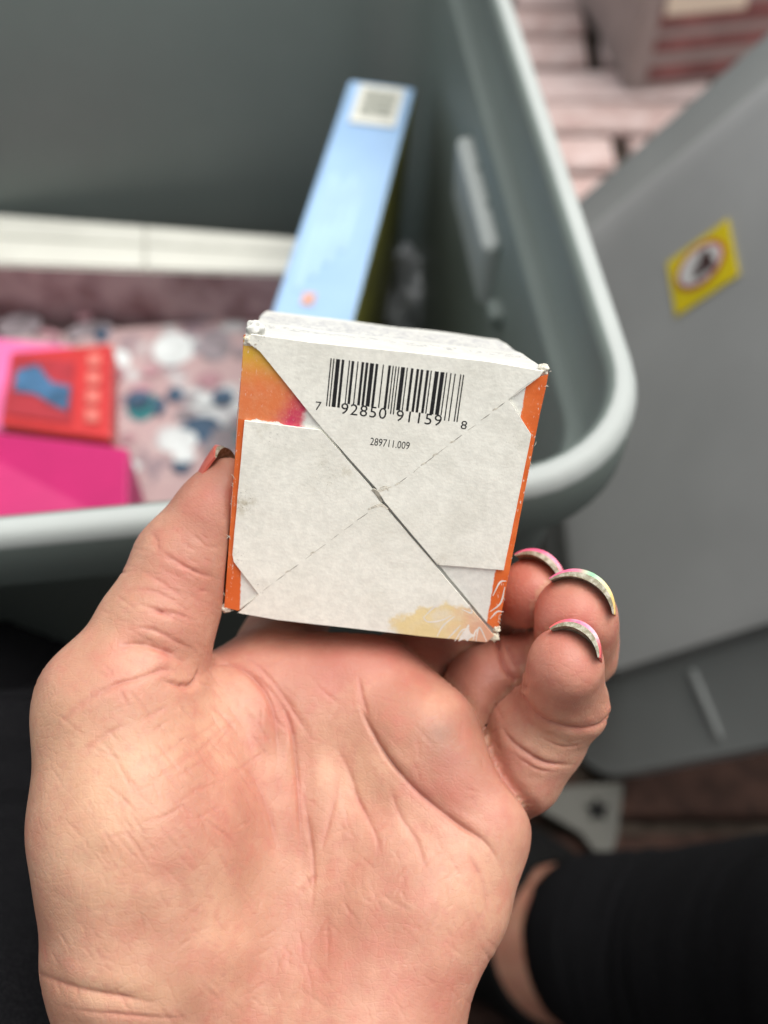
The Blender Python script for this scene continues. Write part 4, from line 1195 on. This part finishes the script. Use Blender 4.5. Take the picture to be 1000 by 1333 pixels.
# ------------------------------------------------------------------ painted nails
def nail_mat():
    t = NT('pastel_nail_polish'); c = t.coord()
    col = t.node('ShaderNodeAttribute', attribute_name='polish').outputs['Color']
    col = t.mix(t.math('MULTIPLY', t.ramp(t.noise(c, 300, 3), .45, .7), .35), col, (.85, .62, .55))
    t.out(col, .28, None, .5); t.b.inputs['Coat Weight'].default_value = .25
    return t.m
M['polish'] = nail_mat()
M['under_nail'] = (lambda t: t.out(t.mix(t.ramp(t.noise(t.coord(), 900, 4, .7), .4, .65), (.20, .18, .11), (.44, .42, .33)), .6))(NT('grimy_nail_underside'))
def nail(tip, d, nrm, R, L0, L1, arc=74, thick=.20, curve=.10, name='fingernail', cols=((.8, .2, .28),)):
    """shell: tip = (u,v,D), d along the finger, nrm towards the back of the finger"""
    c0 = pt(*tip); d = np.array(d, float); d /= np.linalg.norm(d)
    nr = np.array(nrm, float); nr -= d * (nr @ d); nr /= np.linalg.norm(nr); sd_ = np.cross(d, nr)
    NU, NVv = 16, 18; V, F, mi = [], [], []
    for layer in (0, 1):
        for i in range(NU + 1):
            t = i / NU; l = L0 + (L1 - L0) * t
            for j in range(NVv + 1):
                a = math.radians(-arc + 2 * arc * j / NVv)
                rad = R - layer * thick * (.2 + .8 * math.cos(a / math.radians(arc) * 1.5))
                round_ = -.22 * (abs(a) / math.radians(arc)) ** 2.4 * t          # rounded free edge
                q = c0 + d * (l + round_) + (sd_ * math.sin(a) * rad * 1.0 + nr * math.cos(a) * rad) - nr * curve * (t - .5) ** 2 * 1.6 - nr * .16 * t ** 2.5
                V.append(w3(q))
    n1 = NVv + 1; off = (NU + 1) * n1
    V += [V[NU * n1 + j] * .62 + V[off + NU * n1 + j] * .38 for j in range(n1)]
    for i in range(NU):
        for j in range(NVv):
            a = i * n1 + j
            F.append((a, a + 1, a + n1 + 1, a + n1)); mi.append(0)
            F.append((off + a, off + a + n1, off + a + n1 + 1, off + a + 1)); mi.append(1)
    for j in range(NVv):
        a = NU * n1 + j; b_ = 2 * off + j; F.append((a, a + 1, b_ + 1, b_)); mi.append(0); F.append((b_, b_ + 1, off + a + 1, off + a)); mi.append(1)
        a = j; F.append((a, off + a, off + a + 1, a + 1)); mi.append(1)
    for i in range(NU):
        a = i * n1; F.append((a, a + n1, off + a + n1, off + a)); mi.append(0)
        a = i * n1 + NVv; F.append((a, off + a, off + a + n1, a + n1)); mi.append(0)
    o = mesh_obj(name, V, F, [M['polish'], M['under_nail']], hand, True)
    ca = o.data.color_attributes.new('polish', 'FLOAT_COLOR', 'POINT'); cc_ = []
    for vi in range(len(V)):
        x_ = (vi % n1) / NVv * (len(cols) - 1); k_ = min(int(x_), len(cols) - 2) if len(cols) > 1 else 0; f_ = min(1, max(0, (x_ - k_ - .25) / .5))
        c_ = [a_ * (1 - f_) + b_ * f_ for a_, b_ in zip(cols[k_], cols[min(k_ + 1, len(cols) - 1)])]; cc_ += [*c_, 1.0]
    ca.data.foreach_set('color', cc_)
    o.data.polygons.foreach_set('material_index', mi)
    o.matrix_parent_inverse = Matrix.Identity(4)
    bmx = bmesh.new(); bmx.from_mesh(o.data); bmesh.ops.recalc_face_normals(bmx, faces=bmx.faces); bmx.to_mesh(o.data); bmx.free()
    m = o.modifiers.new('es', 'EDGE_SPLIT'); m.split_angle = math.radians(50)
    return o
PINK, CORAL, GREEN, YELLOW, ORNG = (.78, .14, .28), (.78, .13, .13), (.12, .50, .20), (.78, .52, .16), (.85, .26, .12)
nail((742, 862, 20.4), (-.05, .60, -.80), (.60, .68, .42), .60, -.35, .90, 66, cols=(CORAL, PINK, CORAL))['label'] = 'coral pink nail of the little finger'
nail((747, 803, 21.4), (-.05, .45, -.88), (.55, .78, .36), .80, -.35, .98, 64, cols=(PINK, PINK, GREEN, YELLOW, YELLOW))['label'] = 'pink, green and yellow nail of the ring finger'
nail((694, 772, 23.0), (-.10, .50, -.86), (.70, .62, .36), .75, -.35, .97, 62, cols=(PINK, PINK, CORAL))['label'] = 'pink nail of the middle finger'
nail((292, 650, 21.5), (.34, .93, -.06), (-.93, .25, .28), .72, -.62, .98, 52, cols=((.62, .14, .10), (.66, .17, .22)))['label'] = 'orange-pink thumb nail'

# ------------------------------------------------------------------ legs in black leggings, an ankle and a black shoe
def tube(name, path, mat, parent, nseg=40, fold=.0, seed=0, flat=1.0):
    """path: list of (world xyz, radius); smooth loft with cloth folds"""
    P = smoothpoly([np.append(p, r) for p, r in path], 14); V, F = [], []
    for i, q in enumerate(P):
        d = P[min(i + 1, len(P) - 1)][:3] - P[max(i - 1, 0)][:3]; d /= np.linalg.norm(d)
        s = np.cross(d, [0, 0, 1.0]); s /= np.linalg.norm(s) + 1e-9; u = np.cross(s, d)
        for k in range(nseg):
            a = 2 * math.pi * k / nseg; r = q[3]
            if fold: r += fold * (noise.noise(Vector((i * .55 + math.sin(a) * .8 + seed, math.cos(a) * 1.2, seed))) + .12 * math.sin(i * 1.25 + 2 * math.sin(a + seed)))
            V.append(q[:3] + s * math.cos(a) * r + u * math.sin(a) * r * flat)
    for i in range(len(P) - 1):
        for k in range(nseg):
            F.append((i * nseg + k, i * nseg + (k + 1) % nseg, (i + 1) * nseg + (k + 1) % nseg, (i + 1) * nseg + k))
    F.append(tuple(reversed(range(nseg)))); F.append(tuple(range((len(P) - 1) * nseg, len(P) * nseg)))
    o = mesh_obj(name, V, F, mat, parent, True)
    bmx = bmesh.new(); bmx.from_mesh(o.data); bmesh.ops.recalc_face_normals(bmx, faces=bmx.faces); bmx.to_mesh(o.data); bmx.free()
    return o
def wp(u, v, D): return c2w(pt(u, v, D * 100) * .01)
tube('trouser_leg', [(wp(788, 1228, .527), .0430), (wp(800, 1232, .52), .0445), (wp(900, 1250, .49), .050), (wp(1050, 1270, .44), .058), (wp(1250, 1300, .38), .066), (wp(1480, 1420, .34), .07)], M['black_cloth'], person, 48, .0012, 3)
tube('ankle', [(wp(690, 1226, .56), .0375), (wp(730, 1228, .545), .0385), (wp(775, 1230, .53), .0395), (wp(830, 1236, .51), .040)], M['skin'], person, 40)
tube('shoe', [(wp(728, 1226, .547), .0425), (wp(712, 1226, .556), .0435), (wp(680, 1200, .57), .046), (wp(640, 1180, .575), .046), (wp(560, 1170, .58), .044), (wp(460, 1180, .585), .036), (wp(430, 1185, .585), .012)], M['black_shoe'], person, 40)
tube('trouser_leg', [(wp(-190, 815, .36), .05), (wp(-175, 900, .37), .075), (wp(-165, 1050, .36), .085), (wp(-150, 1300, .33), .09), (wp(-100, 1700, .27), .10)], M['black_cloth'], person, 48, .003, 9)
# lap and top behind the viewpoint
tube('black_top', [((-.02, -.20, .10), .17), ((-.02, -.24, .30), .16), ((0, -.28, .50), .165), ((0, -.31, .58), .15), ((0, -.32, .62), .08)], M['black_cloth'], person, 40, .006, 5)
tube('sleeve', [(wp(420, 1820, .222), .028), (wp(425, 2000, .225), .034), (wp(380, 2600, .24), .045), (wp(200, 3600, .28), .06)], M['black_cloth'], person, 32, .002, 2)
